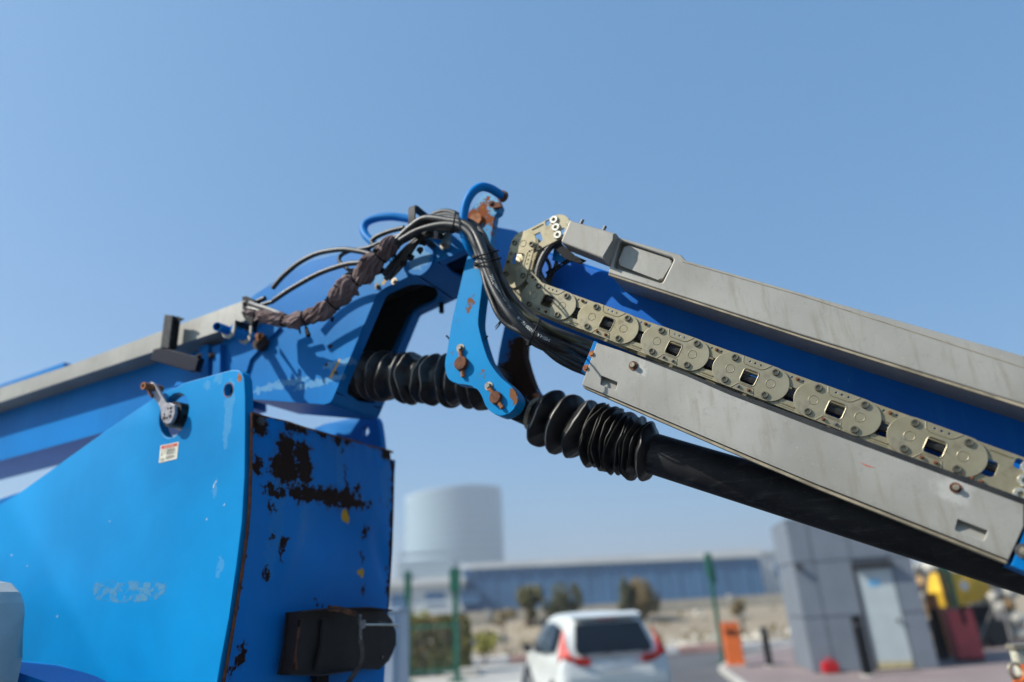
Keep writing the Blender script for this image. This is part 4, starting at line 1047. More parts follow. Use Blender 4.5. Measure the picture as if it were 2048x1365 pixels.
bm = bmesh.new(); add_cyl(bm, pbolt+Vector((.004, 0, 0)), (1, 0, 0), .017, .012, 6); bmobj('bolt', bm, M['bolt_dark'], end)
sweep('edge_flange', [Vector((ex[i]-.003, EY0-.002, ez[i])) for i in range(0, nr, 6)], .006, M['rust'], end, 6)
# rusty top lip
sweep('top_lip', [Vector((ex[0]-.004, EY0+(EY1-EY0)*t*.955, ez[0]-.002*t+.004*mnoise.noise(Vector((t*7, 0, 4))))) for t in [k/24 for k in range(25)]], .0062, M['rust'], end, 6)

# lever and shaft in the big hole
hub_c = Q(347, 829, -.16)
cyl('shaft_hub', Q(345, 829, -.265), (0, 1, 0), .052, .28, M['hub_black'], lift, 32, 'black shaft hub inside the big hole', .058)
sweep('grease_line', spline([Q(352, 846, -.22), Q(358, 852, -.21), Q(368, 848, -.19), Q(372, 838, -.16)], 5), .012, M['hub_black'], lift, 10)
cyl('shaft_end', Q(361, 846, -.19), (0, -1, 0), .020, .04, M['bolt'], lift, 14)
M['lever'] = plain('grey_lever_paint', (.27, .255, .27, 1), .5, .1, .25, 60, .2)
lev_px = [(335.5+13.7*math.cos(t), 827+21*math.sin(t)) for t in [math.radians(a) for a in range(-50, 231, 14)]]
lev_px = [(349, 810), (349.6, 826), (346, 838), (341, 845.5), (334, 848.5), (327, 845), (322.5, 837), (321.3, 826), (322, 818), (318, 808), (305, 795), (305.5, 788), (311, 782), (312, 774), (305, 768), (299, 766.5), (302, 764.5), (307, 766), (314, 776), (332, 807), (340, 806)]
lev = prism('control_lever', lev_px, -.292, .012, M['lever'], lift, bevel=.002, label='grey lever with bolt holes on the turret shaft')
for (px, py, r) in ((342, 816.5, .006), (336, 817.5, .004), (342, 824, .005), (328.5, 836.5, .008), (334, 836, .005), (340.5, 833, .007), (329, 829, .004)):
    cyl('bolt', Q(px, py, -.2915), (0, -1, 0), r, .002, M['rust_dark'] if r > .0055 else M['bolt_bore'], lev, 10)
cyl('lever_shaft', Q(338, 828, -.280), (0, 1, 0), .040, .12, M['hub_black'], lev, 24)
d_ = Vector((.06, .10, .0))
pr0 = Q(286, 772, -.33)
sweep('lever_pin', [pr0, Q(303, 775, -.292), Q(322, 779, -.24)], .015, M['rust_orange'], lift, 16, 'rusty tube pin through the lever', .5)
prism('lever_fork', [(292, 778), (297, 780), (304, 790), (302, 796), (297, 790)], -.300, .010, M['rust'], lev, bevel=.001)
prism('plate_lug', [(352, 766), (354, 763.5), (366, 766), (372, 768), (345, 775)], PY+.03, .03, M['blue'], lift, bevel=.002)

# danger label
lab_px = [(321, 891.5), (357.5, 884), (353.5, 918), (317.5, 926.5)]
c4 = [Q(p[0], p[1], PY-.0012) for p in lab_px]
M['label_cream'] = plain('label_cream', (.62, .58, .46, 1), .5, 0, .12, 30); M['label_red'] = plain('label_red', (.55, .05, .02, 1), .5)
M['ink'] = plain('label_ink', (.10, .10, .09, 1), .6)
lab = prismL('danger_label', c4, (0, .0012, 0), M['label_cream'], panel, bevel=0, label='cream danger label with a red heading')
def L2(u, v, y=-.0005):   # u right, v down in 0..1 on the label
    a = c4[0].lerp(c4[1], u); b = c4[3].lerp(c4[2], u); return a.lerp(b, v)+Vector((0, y, 0))
def lrect(name, u0, v0, u1, v1, mat, y=-.0005, lift_=None):
    return pyobj(name, [L2(u0, v0, y), L2(u1, v0, y), L2(u1, v1, y), L2(u0, v1, y)], [(0, 1, 2, 3)], mat, panel)
def join_rects(name, rs, mat, y, parent):
    V = []; Fc = []
    for (u0, v0, u1, v1) in rs:
        n = len(V); V += [L2(u0, v0, y), L2(u1, v0, y), L2(u1, v1, y), L2(u0, v1, y)]; Fc.append((n, n+1, n+2, n+3))
    o = pyobj(name, V, Fc, mat, lab); return o
join_rects('label_heading', [(.06, .05, .94, .235)], M['label_red'], -.0005, lab)
random.seed(3)
join_rects('label_text', [(.38+.0, .30+.045*k, .38+random.uniform(.40, .54), .318+.045*k) for k in range(8)]+[(.38, .72+.045*k, .38+random.uniform(.4, .55), .738+.045*k) for k in range(4)]+[(.08, .80+.05*k, .30, .815+.05*k) for k in range(3)], M['ink'], -.0005, lab)
join_rects('label_pictogram', [(.10, .30, .15, .34), (.12, .36, .14, .52), (.09, .52, .17, .60), (.26, .30, .30, .34), (.27, .34, .285, .58)], M['ink'], -.0005, lab)
def text_mesh(body, size):
    cu = bpy.data.curves.new('t', 'FONT'); cu.body = body; cu.size = size; cu.resolution_u = 2
    ob = bpy.data.objects.new('t', cu); COL.objects.link(ob)
    dg = bpy.context.evaluated_depsgraph_get(); me = bpy.data.meshes.new_from_object(ob.evaluated_get(dg))
    bpy.data.objects.remove(ob); bpy.data.curves.remove(cu)
    return me
tm = text_mesh('DANGER', 1.0)
xs = [v.co.x for v in tm.vertices]; w_ = max(xs)
for v in tm.vertices:
    p = L2(.36+.40*v.co.x/w_, .20-.10*v.co.y/.7, -.0009); v.co = p
tm.materials.append(M['label_cream']); to = bpy.data.objects.new('label_lettering', tm); COL.objects.link(to); to.parent = lab
tri = pyobj('warning_triangle', [L2(.25, .20, -.0009), L2(.34, .20, -.0009), L2(.295, .09, -.0009)], [(0, 1, 2)], M['label_cream'], lab)
# ghost of a peeled sticker
t = NT('sticker_residue'); n = t.noise(26, 6, .7, t.mapping((1, 1, 1.6)));
a_al = t.math('MULTIPLY', t.ramp(n, .47, .56), .48)
t.p.inputs['Base Color'].default_value = (.10, .36, .56, 1); t.p.inputs['Roughness'].default_value = .6; t.l.new(a_al, t.p.inputs['Alpha'])
M['residue'] = t.m
prism('sticker_residue', [(186, 1180), (190, 1166), (212, 1156), (240, 1168), (262, 1162), (300, 1166), (306, 1154), (316, 1166), (333, 1166), (330, 1184), (312, 1200), (262, 1206), (230, 1206), (190, 1200)], PY-.0006, .0005, M['residue'], panel, bevel=0, label='pale blue trace of a peeled sticker')
for (px, py, l_) in ((428, 968, 9), (432, 962, 5), (115, 1231, 4), (55, 1131, 2), (220, 1042, 2), (449, 1008, 4), (414, 1037, 4), (24, 1109, 4)):
    prism('paint_scratch', [(px, py), (px+1.2, py+.3), (px-1.2, py+l_), (px-2.2, py+l_-.5)], PY-.0005, .0004, M['white_print'], panel, bevel=0)

# rounded housing in front at the lower edge, its blue foot
HY = -.62
hp = [(-330, 1168), (0, 1161), (34, 1166), (50, 1184), (57, 1206), (57, 1228), (45, 1316), (32, 1380), (0, 1500), (-330, 1500)]
M['housing'] = plain('grey_housing_paint', (.40, .41, .39, 1), .4, .1, .15, 6, .05)
prism('rounded_housing', hp, -.50, -.10, M['housing'], lift, bevel=.028, seg=6, label='pale grey rounded housing in front of the side plate')
prism('housing_foot', [(22, 1340), (95, 1365), (160, 1400), (160, 1440), (-60, 1440), (-60, 1330)], -.46, .17, M['blue'], lift, bevel=.004)

# document holder on the end plate
def ep(px, py, out=0.0):
    p = E_(px, py); return Vector((p.x+out, p.y, p.z))
M['holder'] = plain('black_holder', (.010, .008, .008, 1), .6, .1, .6, 18, .3)
hb = [ep(558, 1226, .03), ep(552, 1290, .03), ep(541, 1350, .03), ep(600, 1352, .03), ep(692, 1338, .03), ep(744, 1340, .03), ep(764, 1322, .03), ep(778, 1290, .03), ep(778, 1266, .03), ep(769, 1240, .03), ep(754, 1224, .03), ep(700, 1218, .03)]
def mid_y(lst): return lst
hold = prismL('manual_holder', hb, (.008, 0, .0), M['holder'], lift, bevel=.001, label='black open tray with a strap on the end plate')
def wall(name, P, h, mat):
    bm = bmesh.new(); 
    a = [bm.verts.new(p) for p in P]; b = [bm.verts.new(p+Vector((h, 0, 0))) for p in P]
    a2 = [bm.verts.new(p+Vector((0, .004, -.005))) for p in P]; b2 = [bm.verts.new(p+Vector((h, .004, -.005))) for p in P]
    for i in range(len(P)-1):
        bm.faces.new((a[i], a[i+1], b[i+1], b[i])); bm.faces.new((a2[i], a2[i+1], b2[i+1], b2[i])); bm.faces.new((b[i], b[i+1], b2[i+1], b2[i])); bm.faces.new((a[i], a[i+1], a2[i+1], a2[i]))
    bm.faces.new((a[0], b[0], b2[0], a2[0])); bm.faces.new((a[-1], b[-1], b2[-1], a2[-1]))
    return bmobj(name, bm, mat, hold, None, 40)
wall('tray_top', [ep(562, 1226, .03), ep(620, 1219, .03), ep(700, 1217, .03), ep(745, 1222, .03)], .07, M['rust_dark'])
wall('tray_side', [ep(562, 1226, .03), ep(556, 1290, .03), ep(547, 1346, .03)], .05, M['rust_dark'])
wall('tray_bottom', [ep(547, 1348, .03), ep(610, 1350, .03), ep(690, 1338, .03)], .05, M['holder'])
sweep('rust_rib', spline([ep(573, 1256, .05), ep(567, 1280, .055), ep(563, 1310, .055), ep(568, 1338, .05)], 5), .012, M['rust'], hold, 6)
for k in range(2):
    sweep('tray_rib', spline([ep(628-12*k*4, 1240, .045), ep(622-12*k*4, 1290, .05), ep(612-12*k*4, 1340, .045)], 5), .010, M['holder'], hold, 6)
def strap(name, P, w, t, mat):
    bm = bmesh.new(); rings = []
    for i, p in enumerate(P):
        d = (P[min(i+1, len(P)-1)]-P[max(i-1, 0)]).normalized(); side = d.cross(Vector((1, 0, 0))).normalized(); nn = side.cross(d)
        rings.append([bm.verts.new(p+side*sx*w/2+nn*sy*t/2) for sx, sy in ((-1, -1), (1, -1), (1, 1), (-1, 1))])
    for i in range(len(P)-1):
        for k in range(4): bm.faces.new((rings[i][k-1], rings[i][k], rings[i+1][k], rings[i+1][k-1]))
    bm.faces.new(rings[0]); bm.faces.new(rings[-1])
    return bmobj(name, bm, mat, hold, None, 40)
M['strap'] = plain('dark_steel_strap', (.085, .075, .065, 1), .5, .3, .45, 50, .2)
strap('strap', spline([ep(674, 1237, .11), ep(675, 1262, .11), ep(676, 1285, .11), ep(679, 1300, .11), ep(680, 1322, .105), ep(674, 1345, .09), ep(664, 1372, .07), ep(655, 1400, .05)], 6), .026, .004, M['strap'])
strap('strap', [ep(618, 1219, .09), ep(640, 1222, .10), ep(668, 1232, .11)], .02, .004, M['rust'])
strap('latch_plate', [ep(669, 1236, .125), ep(669, 1260, .125), ep(668, 1282, .125)], .012, .004, M['steel'])
strap('latch_plate', [ep(677, 1244, .12), ep(677, 1260, .12)], .024, .004, M['lever'])
for (px, py) in ((667, 1236), (667.5, 1279)): cyl('rivet', ep(px, py, .127), (1, 0, 0), .008, .006, M['steel'], hold, 10)
sweep('hook_wire', [ep(684, 1252, .10), ep(744, 1252, .10), ep(758, 1253, .10)], .0045, M['washer'], hold, 8)
sweep('hook_wire', [ep(744, 1251, .10), ep(716, 1246, .10)], .003, M['bolt_dark'], hold, 6)
for (px, py) in ((577, 1282), (622, 1311), (630, 1248), (706, 1306), (749, 1315), (714, 1245)): cyl('rivet', ep(px, py, .039), (1, 0, 0), .006, .005, M['steel'], hold, 8)
for (a, b) in (((612, 1350), (640, 1400)),):
    prismL('holder_bracket', [ep(612, 1350, .02), ep(637, 1350, .02), ep(637, 1385, .02), ep(618, 1385, .02)], (.03, 0, 0), M['black'], hold, bevel=.001)

# ---------- the rest of the machine below the frame: turntable, chassis, wheels
zb = Q(370, 1640, PY).z
box('turntable', (-3.2, -.6, .95), (-1.2, 1.0, zb+.02), M['blue'], lift, .03)
cyl('slew_ring', Vector((-2.1, .18, .78)), (0, 0, 1), .55, .18, M['black'], lift, 40)
box('chassis', (-3.3, -.55, .42), (-.7, .95, .79), M['blue'], lift, .03)
for x in (-3.0, -1.0):
    for y, s_ in ((-.72, -1), (1.12, 1)):
        w = cyl('wheel', Vector((x, y-.14, .40)), (0, 1, 0), .40, .28, M['rubber'], lift, 40)
        cyl('rim', Vector((x, y+s_*.13, .40)), (0, s_, 0), .20, .02, M['housing'], w, 24)

# writing on a hose of the bundle
def hose_text(body, pts_, rad_, s0, size, facing=-.45, flip=0.0):
    P = spline([Q(*p) for p in pts_], 10); T_, N_ = frames(P); cu = [0.0]
    for i in range(1, len(P)): cu.append(cu[-1]+(P[i]-P[i-1]).length)
    tm = text_mesh(body, size)
    for v in tm.vertices:
        s_ = s0+(flip-v.co.x if flip else v.co.x)
        i = 0
        while i < len(P)-2 and cu[i+1] < s_: i += 1
        f_ = (s_-cu[i])/max(1e-6, cu[i+1]-cu[i]); p = P[i].lerp(P[i+1], f_); d = T_[i]
        out_ = Vector((0, -1, 0)); out_ = (out_-d*out_.dot(d)).normalized(); sd_ = out_.cross(d)
        a = facing+(v.co.y-size*.35)/rad_*(-1 if flip else 1)
        v.co = p+(out_*math.cos(a)+sd_*math.sin(a))*(rad_*1.03)
    tm.materials.append(M['white_print']); o = bpy.data.objects.new('hose_print', tm); COL.objects.link(o); o.parent = lift
    return o
hose_text('MSHA 15000 PSI  -40/26   ISO11237-1/EN857/2SC', hose_paths[0][0], hose_paths[0][1], .53, .016, .3, .42)
hose_text('WP 2500 PSI MSHA  SAE 100R2 1/2', [(q[0], q[1], LH[1][2]) for q in LH[1][0]], LH[1][1], .03, .011, .1)

# ================================================================== THE YARD BEHIND
def wpt(p): return Vector((p.x, p.y, p.z))
# sidewalk with the guard booth, kerbs, painted line
kb = [tuple(G(px, py, .11).xy) for px, py in ((1500, 1372), (1446, 1334), (1470, 1316), (1580, 1292))]
kb = [(kb[0][0]+.3, kb[0][1]-3.5)]+kb+[(20, kb[-1][1]+3.0)]
sheet('pavement', kb+[(20, kb[0][1]-3)], .11, M['paver'])
bm = bmesh.new()
for i in range(len(kb)-1):
    a = Vector((kb[i][0], kb[i][1], 0)); b = Vector((kb[i+1][0], kb[i+1][1], 0)); d = (b-a).normalized(); n_ = Vector((-d.y, d.x, 0))*.12
    vs = [a, b, b+n_, a+n_]; lo = [bm.verts.new(v) for v in vs]; hi = [bm.verts.new(v+Vector((0, 0, .116))) for v in vs]
    bm.faces.new(hi)
    for k in range(4): bm.faces.new((lo[k-1], lo[k], hi[k], hi[k-1]))
tag(bmobj('kerb', bm, M['concrete']), kind='structure')
sheet('road_marking', [(4.6, 7.2), (12, 5.6), (12, 5.9), (4.6, 7.5)], .115, M['line'])
sheet('left_pavement', [(-30, 4), (-1.6, 4), (-.3, 16), (-.2, 25), (-30, 25)], .10, M['concrete'])
sheet('verge', [(-30, 26.3), (60, 27.6), (60, 45), (-30, 45)], .02, M['sand'])
# painted kerb along the far side of the road, red and white stones
M['kerb_white'] = plain('white_kerb_paint', (.66, .63, .60, 1), .7, 0, .12, 3); M['kerb_red'] = plain('faded_red_kerb_paint', (.50, .30, .26, 1), .7, 0, .15, 3)
kerbline = empty('far_kerb', (0, 26.6, 0)); tag(kerbline, kind='structure')
def boxmesh(name, lo, hi, mat, bev=0):
    bm = bmesh.new(); add_box(bm, lo, hi)
    if bev: bmesh.ops.bevel(bm, geom=bm.edges[:], offset=bev, segments=2, affect='EDGES')
    bmesh.ops.recalc_face_normals(bm, faces=bm.faces)
    me = bpy.data.meshes.new(name); bm.to_mesh(me); bm.free(); me.materials.append(mat); return me
kw = boxmesh('kerb_stone', (-.74, -.13, 0), (.74, .13, .26), M['kerb_white'], .03); kr = boxmesh('kerb_stone_red', (-.74, -.13, 0), (.74, .13, .26), M['kerb_red'], .03)
for i in range(-10, 26):
    o = bpy.data.objects.new('kerb_stone', kw if i % 4 else kr); COL.objects.link(o); o.parent = kerbline; o.location = (i*1.5, 0, 0)

# boundary wall of pale blocks in front of the warehouse
M['wall_beige'] = plain('beige_block_wall', (.46, .40, .31, 1), .9, 0, .15, .6, .2, 12)
bw_ = empty('boundary_wall', (0, 45.2, 0)); tag(bw_, 'long low beige wall in front of the blue warehouse', 'wall')
wp = boxmesh('wall_panel', (-2.46, -.12, 0), (2.46, .12, 1.72), M['wall_beige'], .02); cp_ = boxmesh('wall_post', (-.16, -.2, 0), (.16, .2, 1.86), M['concrete'], .02)
for i in range(-5, 9):
    o = bpy.data.objects.new('wall_panel', wp); COL.objects.link(o); o.parent = bw_; o.location = (i*5, 0, 0)
    o = bpy.data.objects.new('wall_post', cp_); COL.objects.link(o); o.parent = bw_; o.location = (i*5+2.5, 0, 0)
# sandy bank before the wall
V = []; Fc = []
for i in range(61):
    for j in range(9):
        x = -30+i*1.5; y = 37+j*.95; t = j/8
        V.append((x, y, 0.0+1.35*math.sin(math.pi*min(1, t*.62))**2*(0.85+.4*mnoise.noise(Vector((x*.15, y*.3, 0))))))
for i in range(60):
    for j in range(8): Fc.append((i*9+j, (i+1)*9+j, (i+1)*9+j+1, i*9+j+1))
tag(pyobj('sand_bank', V, Fc, M['sand'], None, None, 180), kind='structure')

# ---------- blue warehouse
YW = 92.0
wh = empty('warehouse', (0, YW, 0)); tag(wh, 'long blue clad warehouse with a pale roof edge beyond the wall', 'warehouse')
M['cladding'] = plain('blue_cladding', (.06, .155, .29, 1), .6, 0, .10, .15); M['roof_pale'] = plain('pale_roof_sheet', (.62, .63, .62, 1), .6, 0, .08, .2)
x0 = B(926, 1160, YW).x; x1 = B(1519, 1130, YW).x; zt0 = B(926, 1139, YW).z; zt1 = B(1519, 1114, YW).z
zr0 = B(926, 1129, YW).z; zr1 = B(1519, 1097, YW).z
npan = 26
for i in range(npan):
    a = x0+(x1-x0)*i/npan; b = x0+(x1-x0)*(i+1)/npan-.06
    za = zt0+(zt1-zt0)*i/npan; zb_ = zt0+(zt1-zt0)*(i+1)/npan
    bm = bmesh.new(); lo = [Vector((a, (i % 2)*.05, 0)), Vector((b, (i % 2)*.05, 0)), Vector((b, (i % 2)*.05, zb_)), Vector((a, (i % 2)*.05, za))]
    add_prism(bm, lo, Vector((0, .3, 0))); bmobj('wall_panel', bm, M['cladding'], wh)
bm = bmesh.new(); add_prism(bm, [Vector((x0-.3, -.3, zt0)), Vector((x1+.3, -.3, zt1)), Vector((x1+.3, -.3, zr1)), Vector((x1*.45, -.3, zr0+(zr1-zr0)*.62)), Vector((x0-.3, -.3, zr0))], Vector((0, 30, 0))); bmobj('roof', bm, M['roof_pale'], wh)
box('wall', (x1-.06, .06, 0), (x1+.1, 29, zt1-.05), M['cladding'], wh)
box('wall', (x0, 28.8, 0), (x1, 29, zt0-.05), M['cladding'], wh)
# second, pale low building to its left
lb = empty('pale_shed', (0, 88, 0)); tag(lb, 'low whitish shed beside the left end of the blue warehouse', 'shed')
xa = B(700, 1160, 88).x; xb = B(924, 1160, 88).x; zt = B(860, 1156, 88).z
M['shed'] = plain('pale_shed_wall', (.50, .53, .54, 1), .7, 0, .08, .2)
box('wall', (xa, 0, 0), (xb, 24, zt-.8), M['shed'], lb); box('roof', (xa-.4, -.4, zt-.8), (xb+.3, 24.4, zt), M['roof_pale'], lb)
for k in range(3): box('window', (xa+5+k*4.2, -.06, zt-3.2), (xa+7.4+k*4.2, .0, zt-1.7), M['cladding'], lb)
# white gable building beside the booth, right end of the warehouse
wb = empty('white_building', (0, 96, 0)); tag(wb, 'tall white wall beyond the right end of the blue warehouse', 'building')
xa = B(1521, 1150, 96).x; xb = B(1720, 1150, 96).x; zt = B(1525, 1108, 96).z
box('wall', (xa, 0, 0), (xb, 20, zt), M['roof_pale'], wb); box('roof', (xa-.2, -.3, zt), (xb+.2, 20.3, zt+.4), M['shed'], wb)
for k in range(4): box('window', (xa+2+k*3.4, -.05, zt-3), (xa+3.6+k*3.4, 0, zt-1.4), M['cladding'], wb)

# ---------- far tower in the haze
YT = 420.0
tw = empty('tower', B(912, 1200, YT).xy.to_3d()); tag(tw, 'hazy round glass tower with a slanting top far beyond the warehouse', 'tower')
M['hazed_tower_glass'] = plain('hazed_tower_glass', (.31, .42, .48, 1), .25, .2, .06, .02); M['hazed_tower_band'] = plain('hazed_tower_band', (.38, .46, .50, 1), .6, 0, .05, .02)  # glass and bands paled to carry part of the distance haze
cx = tw.location.x; rx = B(1006, 1060, YT).x-cx
ztop_r = B(980, 984, YT).z; ztop_l = B(835, 1003, YT).z
def twz(x): 
    t = (x+rx)/(2*rx); return ztop_l+(ztop_r-ztop_l)*min(1, t*1.5)
n = 48
ringp = [(rx*math.cos(2*math.pi*k/n), rx*.8*math.sin(2*math.pi*k/n)) for k in range(n)]
V = [(x, y, 0) for x, y in ringp]+[(x, y, twz(x)) for x, y in ringp]
Fc = [(k, (k+1) % n, n+(k+1) % n, n+k) for k in range(n)]+[tuple(range(n, 2*n))]
pyobj('glass_shaft', V, Fc, M['hazed_tower_glass'], tw, None, 30)
nf = 15
for f_ in range(1, nf+1):
    z_ = f_/nf; 
    bm = bmesh.new(); a = [bm.verts.new((x*1.012, y*1.012, twz(x)*z_-.5)) for x, y in ringp]; b = [bm.verts.new((x*1.012, y*1.012, twz(x)*z_+(.5 if f_ < nf else 1.5))) for x, y in ringp]
    for k in range(n): bm.faces.new((a[k-1], a[k], b[k], b[k-1]))
    bm.faces.new(list(reversed(a))); bm.faces.new(b)
    bmobj('floor_band', bm, M['hazed_tower_band'], tw)
bm = bmesh.new()
V = [(x*1.02-.0, y*1.02, 0) for x, y in ringp if x < rx*.2]
xw = -rx*1.02
box('podium', (xw, -rx*.9, 0), (rx*.05, rx*.5, twz(-rx)*.45), M['hazed_tower_band'], tw)
for k in range(6): box('podium_window', (xw-.0+1, -rx*.9-.3, 6+k*5), (rx*.05-1, -rx*.9+.2, 8.6+k*5), M['hazed_tower_glass'], tw)

# ---------- bushes
def leafmat(name, c):
    t = NT(name); oi = t.noise(3, 3); return t.out(t.mix(t.ramp(oi, .3, .7), tuple(x*.6 for x in c[:3])+(1,), c), .7)
M['leaf_olive'] = leafmat('olive_leaf', (.17, .155, .045, 1)); M['leaf_dark'] = leafmat('dark_leaf', (.095, .10, .038, 1)); M['leaf_dry'] = leafmat('dry_leaf', (.26, .19, .08, 1)); M['leaf_yellow'] = leafmat('yellow_green_leaf', (.32, .30, .04, 1))
M['bark'] = plain('bark', (.09, .065, .045, 1), .9, 0, .3, 6)
def crown(name, c, rx_, ry_, rz_, n, size, mat, parent, seed=0):
    rnd = random.Random(seed); V = []; Fc = []
    blobs = [(Vector((rnd.gauss(0, .45), rnd.gauss(0, .45), rnd.gauss(0, .4))), rnd.uniform(.35, .6)) for _ in range(12)]
    for _ in range(n):
        b, r = rnd.choice(blobs); d = Vector((rnd.gauss(0, 1), rnd.gauss(0, 1), rnd.gauss(0, 1))).normalized()*r*rnd.random()**.4
        p = b+d
        if p.length > 1.15: p = p.normalized()*1.15
        p = c+Vector((p.x*rx_, p.y*ry_, p.z*rz_))
        u = Vector((rnd.gauss(0, 1), rnd.gauss(0, 1), rnd.gauss(0, 1))).normalized(); v = u.orthogonal().normalized(); s_ = size*rnd.uniform(.6, 1.3)
        k = len(V); V += [p-u*s_, p+v*s_*.5, p+u*s_, p-v*s_*.5]; Fc.append((k, k+1, k+2, k+3))
    return pyobj(name, V, Fc, mat, parent)
def bush(name, px, pyb, Y, w, h, mat, label, trunk, seed, group):
    p = B(px, pyb, Y); zb_ = .85; b = empty(name, (p.x, p.y, zb_)); tag(b, label, 'shrub', group)
    zc = max(.4, p.z-zb_)
    top_ = zc+h*.5; low_ = .45 if trunk > .2 else .02
    crown('crown', Vector((0, 0, (top_+low_)/2)), w/2*1.1, w/2*1.1, (top_-low_)/2, 3200, .10, mat, b, seed)
    bm = bmesh.new(); add_sweep(bm, [Vector((0, 0, 0)), Vector((.05, 0, zc*.5)), Vector((0, .03, zc))], lambda t: trunk*(1-.5*t), 8)
    for k in range(4):
        a = k*1.6+seed; add_sweep(bm, [Vector((0, 0, zc*.45)), Vector((math.cos(a)*w*.2, math.sin(a)*w*.2, zc*.8)), Vector((math.cos(a)*w*.35, math.sin(a)*w*.35, zc+h*.2))], lambda t: trunk*.5*(1-.7*t), 6)
    bmobj('trunk', bm, M['bark'], b); return b
bush('shrub', 1055, 1193, 41, 1.30, 1.75, M['leaf_olive'], 'olive shrub on a thick dark trunk, before the blue warehouse', .30, 1, 'shrubs before the wall')
bush('shrub', 1124, 1189, 40.5, 1.75, 1.45, M['leaf_dark'], 'dark round shrub above the roof of the white car', .14, 2, 'shrubs before the wall')
bush('shrub', 1250, 1180, 41, .85, 1.5, M['leaf_dark'], 'narrow dark shrub touching a paler broad one', .10, 3, 'shrubs before the wall')
bush('shrub', 1281, 1184, 41.5, 1.6, 1.5, M['leaf_dry'], 'broad pale dry shrub before the blue warehouse', .12, 4, 'shrubs before the wall')
for i, (px, py, Y, s_, m, lab_) in enumerate(((1005, 1234, 36, 1.3, 'leaf_dry', 'low rusty dry scrub beside the thick dark trunk'), (1480, 1215, 34, .9, 'leaf_dry', 'small dry scrub beside the far green post'), (968, 1289, 25, .9, 'leaf_yellow', 'yellow green weed by the left kerb'))):
    p = B(px, py, Y); b = empty('scrub', (p.x, p.y, 0)); tag(b, lab_, 'scrub', 'dry scrub on the sand')
    crown('foliage', Vector((0, 0, max(.2, p.z))), s_*.6, s_*.5, .35, 500, .08, M[m], b, 20+i)
    bm = bmesh.new()
    for k in range(5): add_sweep(bm, [Vector((0, 0, 0)), Vector((math.cos(k*1.3)*.2, math.sin(k*1.3)*.2, max(.2, p.z)+.2))], .015, 5)
    bmobj('stem', bm, M['bark'], b)

M['stone'] = plain('pale_stone', (.46, .43, .36, 1), .9, 0, .25, 2)
# rubble and litter on the sand: too many to count
rnd = random.Random(9)
for nm, mt, cnt in (('rubble', 'stone', 130), ('litter', 'kerb_white', 30), ('dry_weeds', 'leaf_dry', 220)):
    V = []; Fc = []
    for _ in range(cnt):
        x = rnd.uniform(-12, 22); y = rnd.uniform(27.2, 42); t_ = max(0, min(1, (y-37)/7.6)); z = (1.35*math.sin(math.pi*min(1, t_*.62))**2*.85 if y > 37 else .02)
        s_ = rnd.uniform(.06, .28)*(1.3 if nm == 'rubble' else 1); q_ = len(V)
        if nm == 'dry_weeds':
            for k in range(5):
                a = rnd.uniform(0, 6.3); q_ = len(V); h_ = s_*1.6
                V += [(x+.02, y, z), (x-.02, y+.02, z), (x+math.cos(a)*h_*.6, y+math.sin(a)*h_*.6, z+h_), (x+math.cos(a)*h_*.6+.05, y+math.sin(a)*h_*.6, z+h_*.8)]; Fc.append((q_, q_+1, q_+2, q_+3))
        else:
            a = rnd.uniform(0, 3); ca, sa = math.cos(a)*s_, math.sin(a)*s_; h_ = s_*rnd.uniform(.4, .9)
            V += [(x+ca, y+sa, z-.02), (x-sa, y+ca, z-.02), (x-ca, y-sa, z-.02), (x+sa, y-ca, z-.02), (x+ca*.6, y+sa*.7, z+h_), (x-sa*.7, y+ca*.5, z+h_*.8), (x-ca*.5, y-sa*.7, z+h_*1.1), (x+sa*.6, y-ca*.6, z+h_*.9)]
            for f_ in ((0, 1, 5, 4), (1, 2, 6, 5), (2, 3, 7, 6), (3, 0, 4, 7), (4, 5, 6, 7)): Fc.append(tuple(q_+k for k in f_))
    tag(pyobj(nm, V, Fc, M[mt]), kind='stuff')

# ---------- hedge and green gate on the left
M['green'] = plain('green_post_paint', (.004, .105, .062, 1), .45, 0, .2, 4)
p = G(880, 1338); 
hd = empty('hedge', (B(862, 1330, 22.6).x, 22.6, .1)); hd.scale = (1.45, 1.45, 1.5); tag(hd, 'brownish clipped hedge behind the green gate posts', 'hedge')
bw2 = 1.55
t = NT('hedge_leaf'); nn = t.noise(2.2, 4); cc = t.mix(t.ramp(nn, .35, .65), (.14, .075, .025, 1), (.17, .16, .03, 1)); M['hedge_leaf'] = t.out(cc, .75)
rnd = random.Random(11); V = []; Fc = []
for k in range(6500):
    x = rnd.uniform(-bw2*.5, bw2*.5); y = rnd.uniform(-.35, .35); z = rnd.uniform(.05, 1.0)
    if rnd.random() < .6:
        f_ = rnd.randrange(3)
        if f_ == 0: y = -.36+rnd.gauss(0, .03)
        elif f_ == 1: z = 1.02+rnd.gauss(0, .04)
        else: x = rnd.choice((-1, 1))*bw2*.5+rnd.gauss(0, .03)
    u = Vector((rnd.gauss(0, 1), rnd.gauss(0, 1), rnd.gauss(0, 1))).normalized(); v = u.orthogonal().normalized(); s_ = rnd.uniform(.03, .06); pt = Vector((x, y, z)); q_ = len(V)
    V += [pt-u*s_, pt+v*s_*.5, pt+u*s_, pt-v*s_*.5]; Fc.append((q_, q_+1, q_+2, q_+3))
pyobj('foliage', V, Fc, M['hedge_leaf'], hd)
bm = bmesh.new()
for k in range(6): add_sweep(bm, [Vector((-.6+k*.25, 0, 0)), Vector((-.6+k*.25, .03, .8))], .025, 6)
bmobj('stem', bm, M['bark'], hd)
cr_ = crown('top_shoots', Vector((-.5, -.1, 1.08)), .45, .3, .15, 300, .05, M['leaf_yellow'], hd, 5)
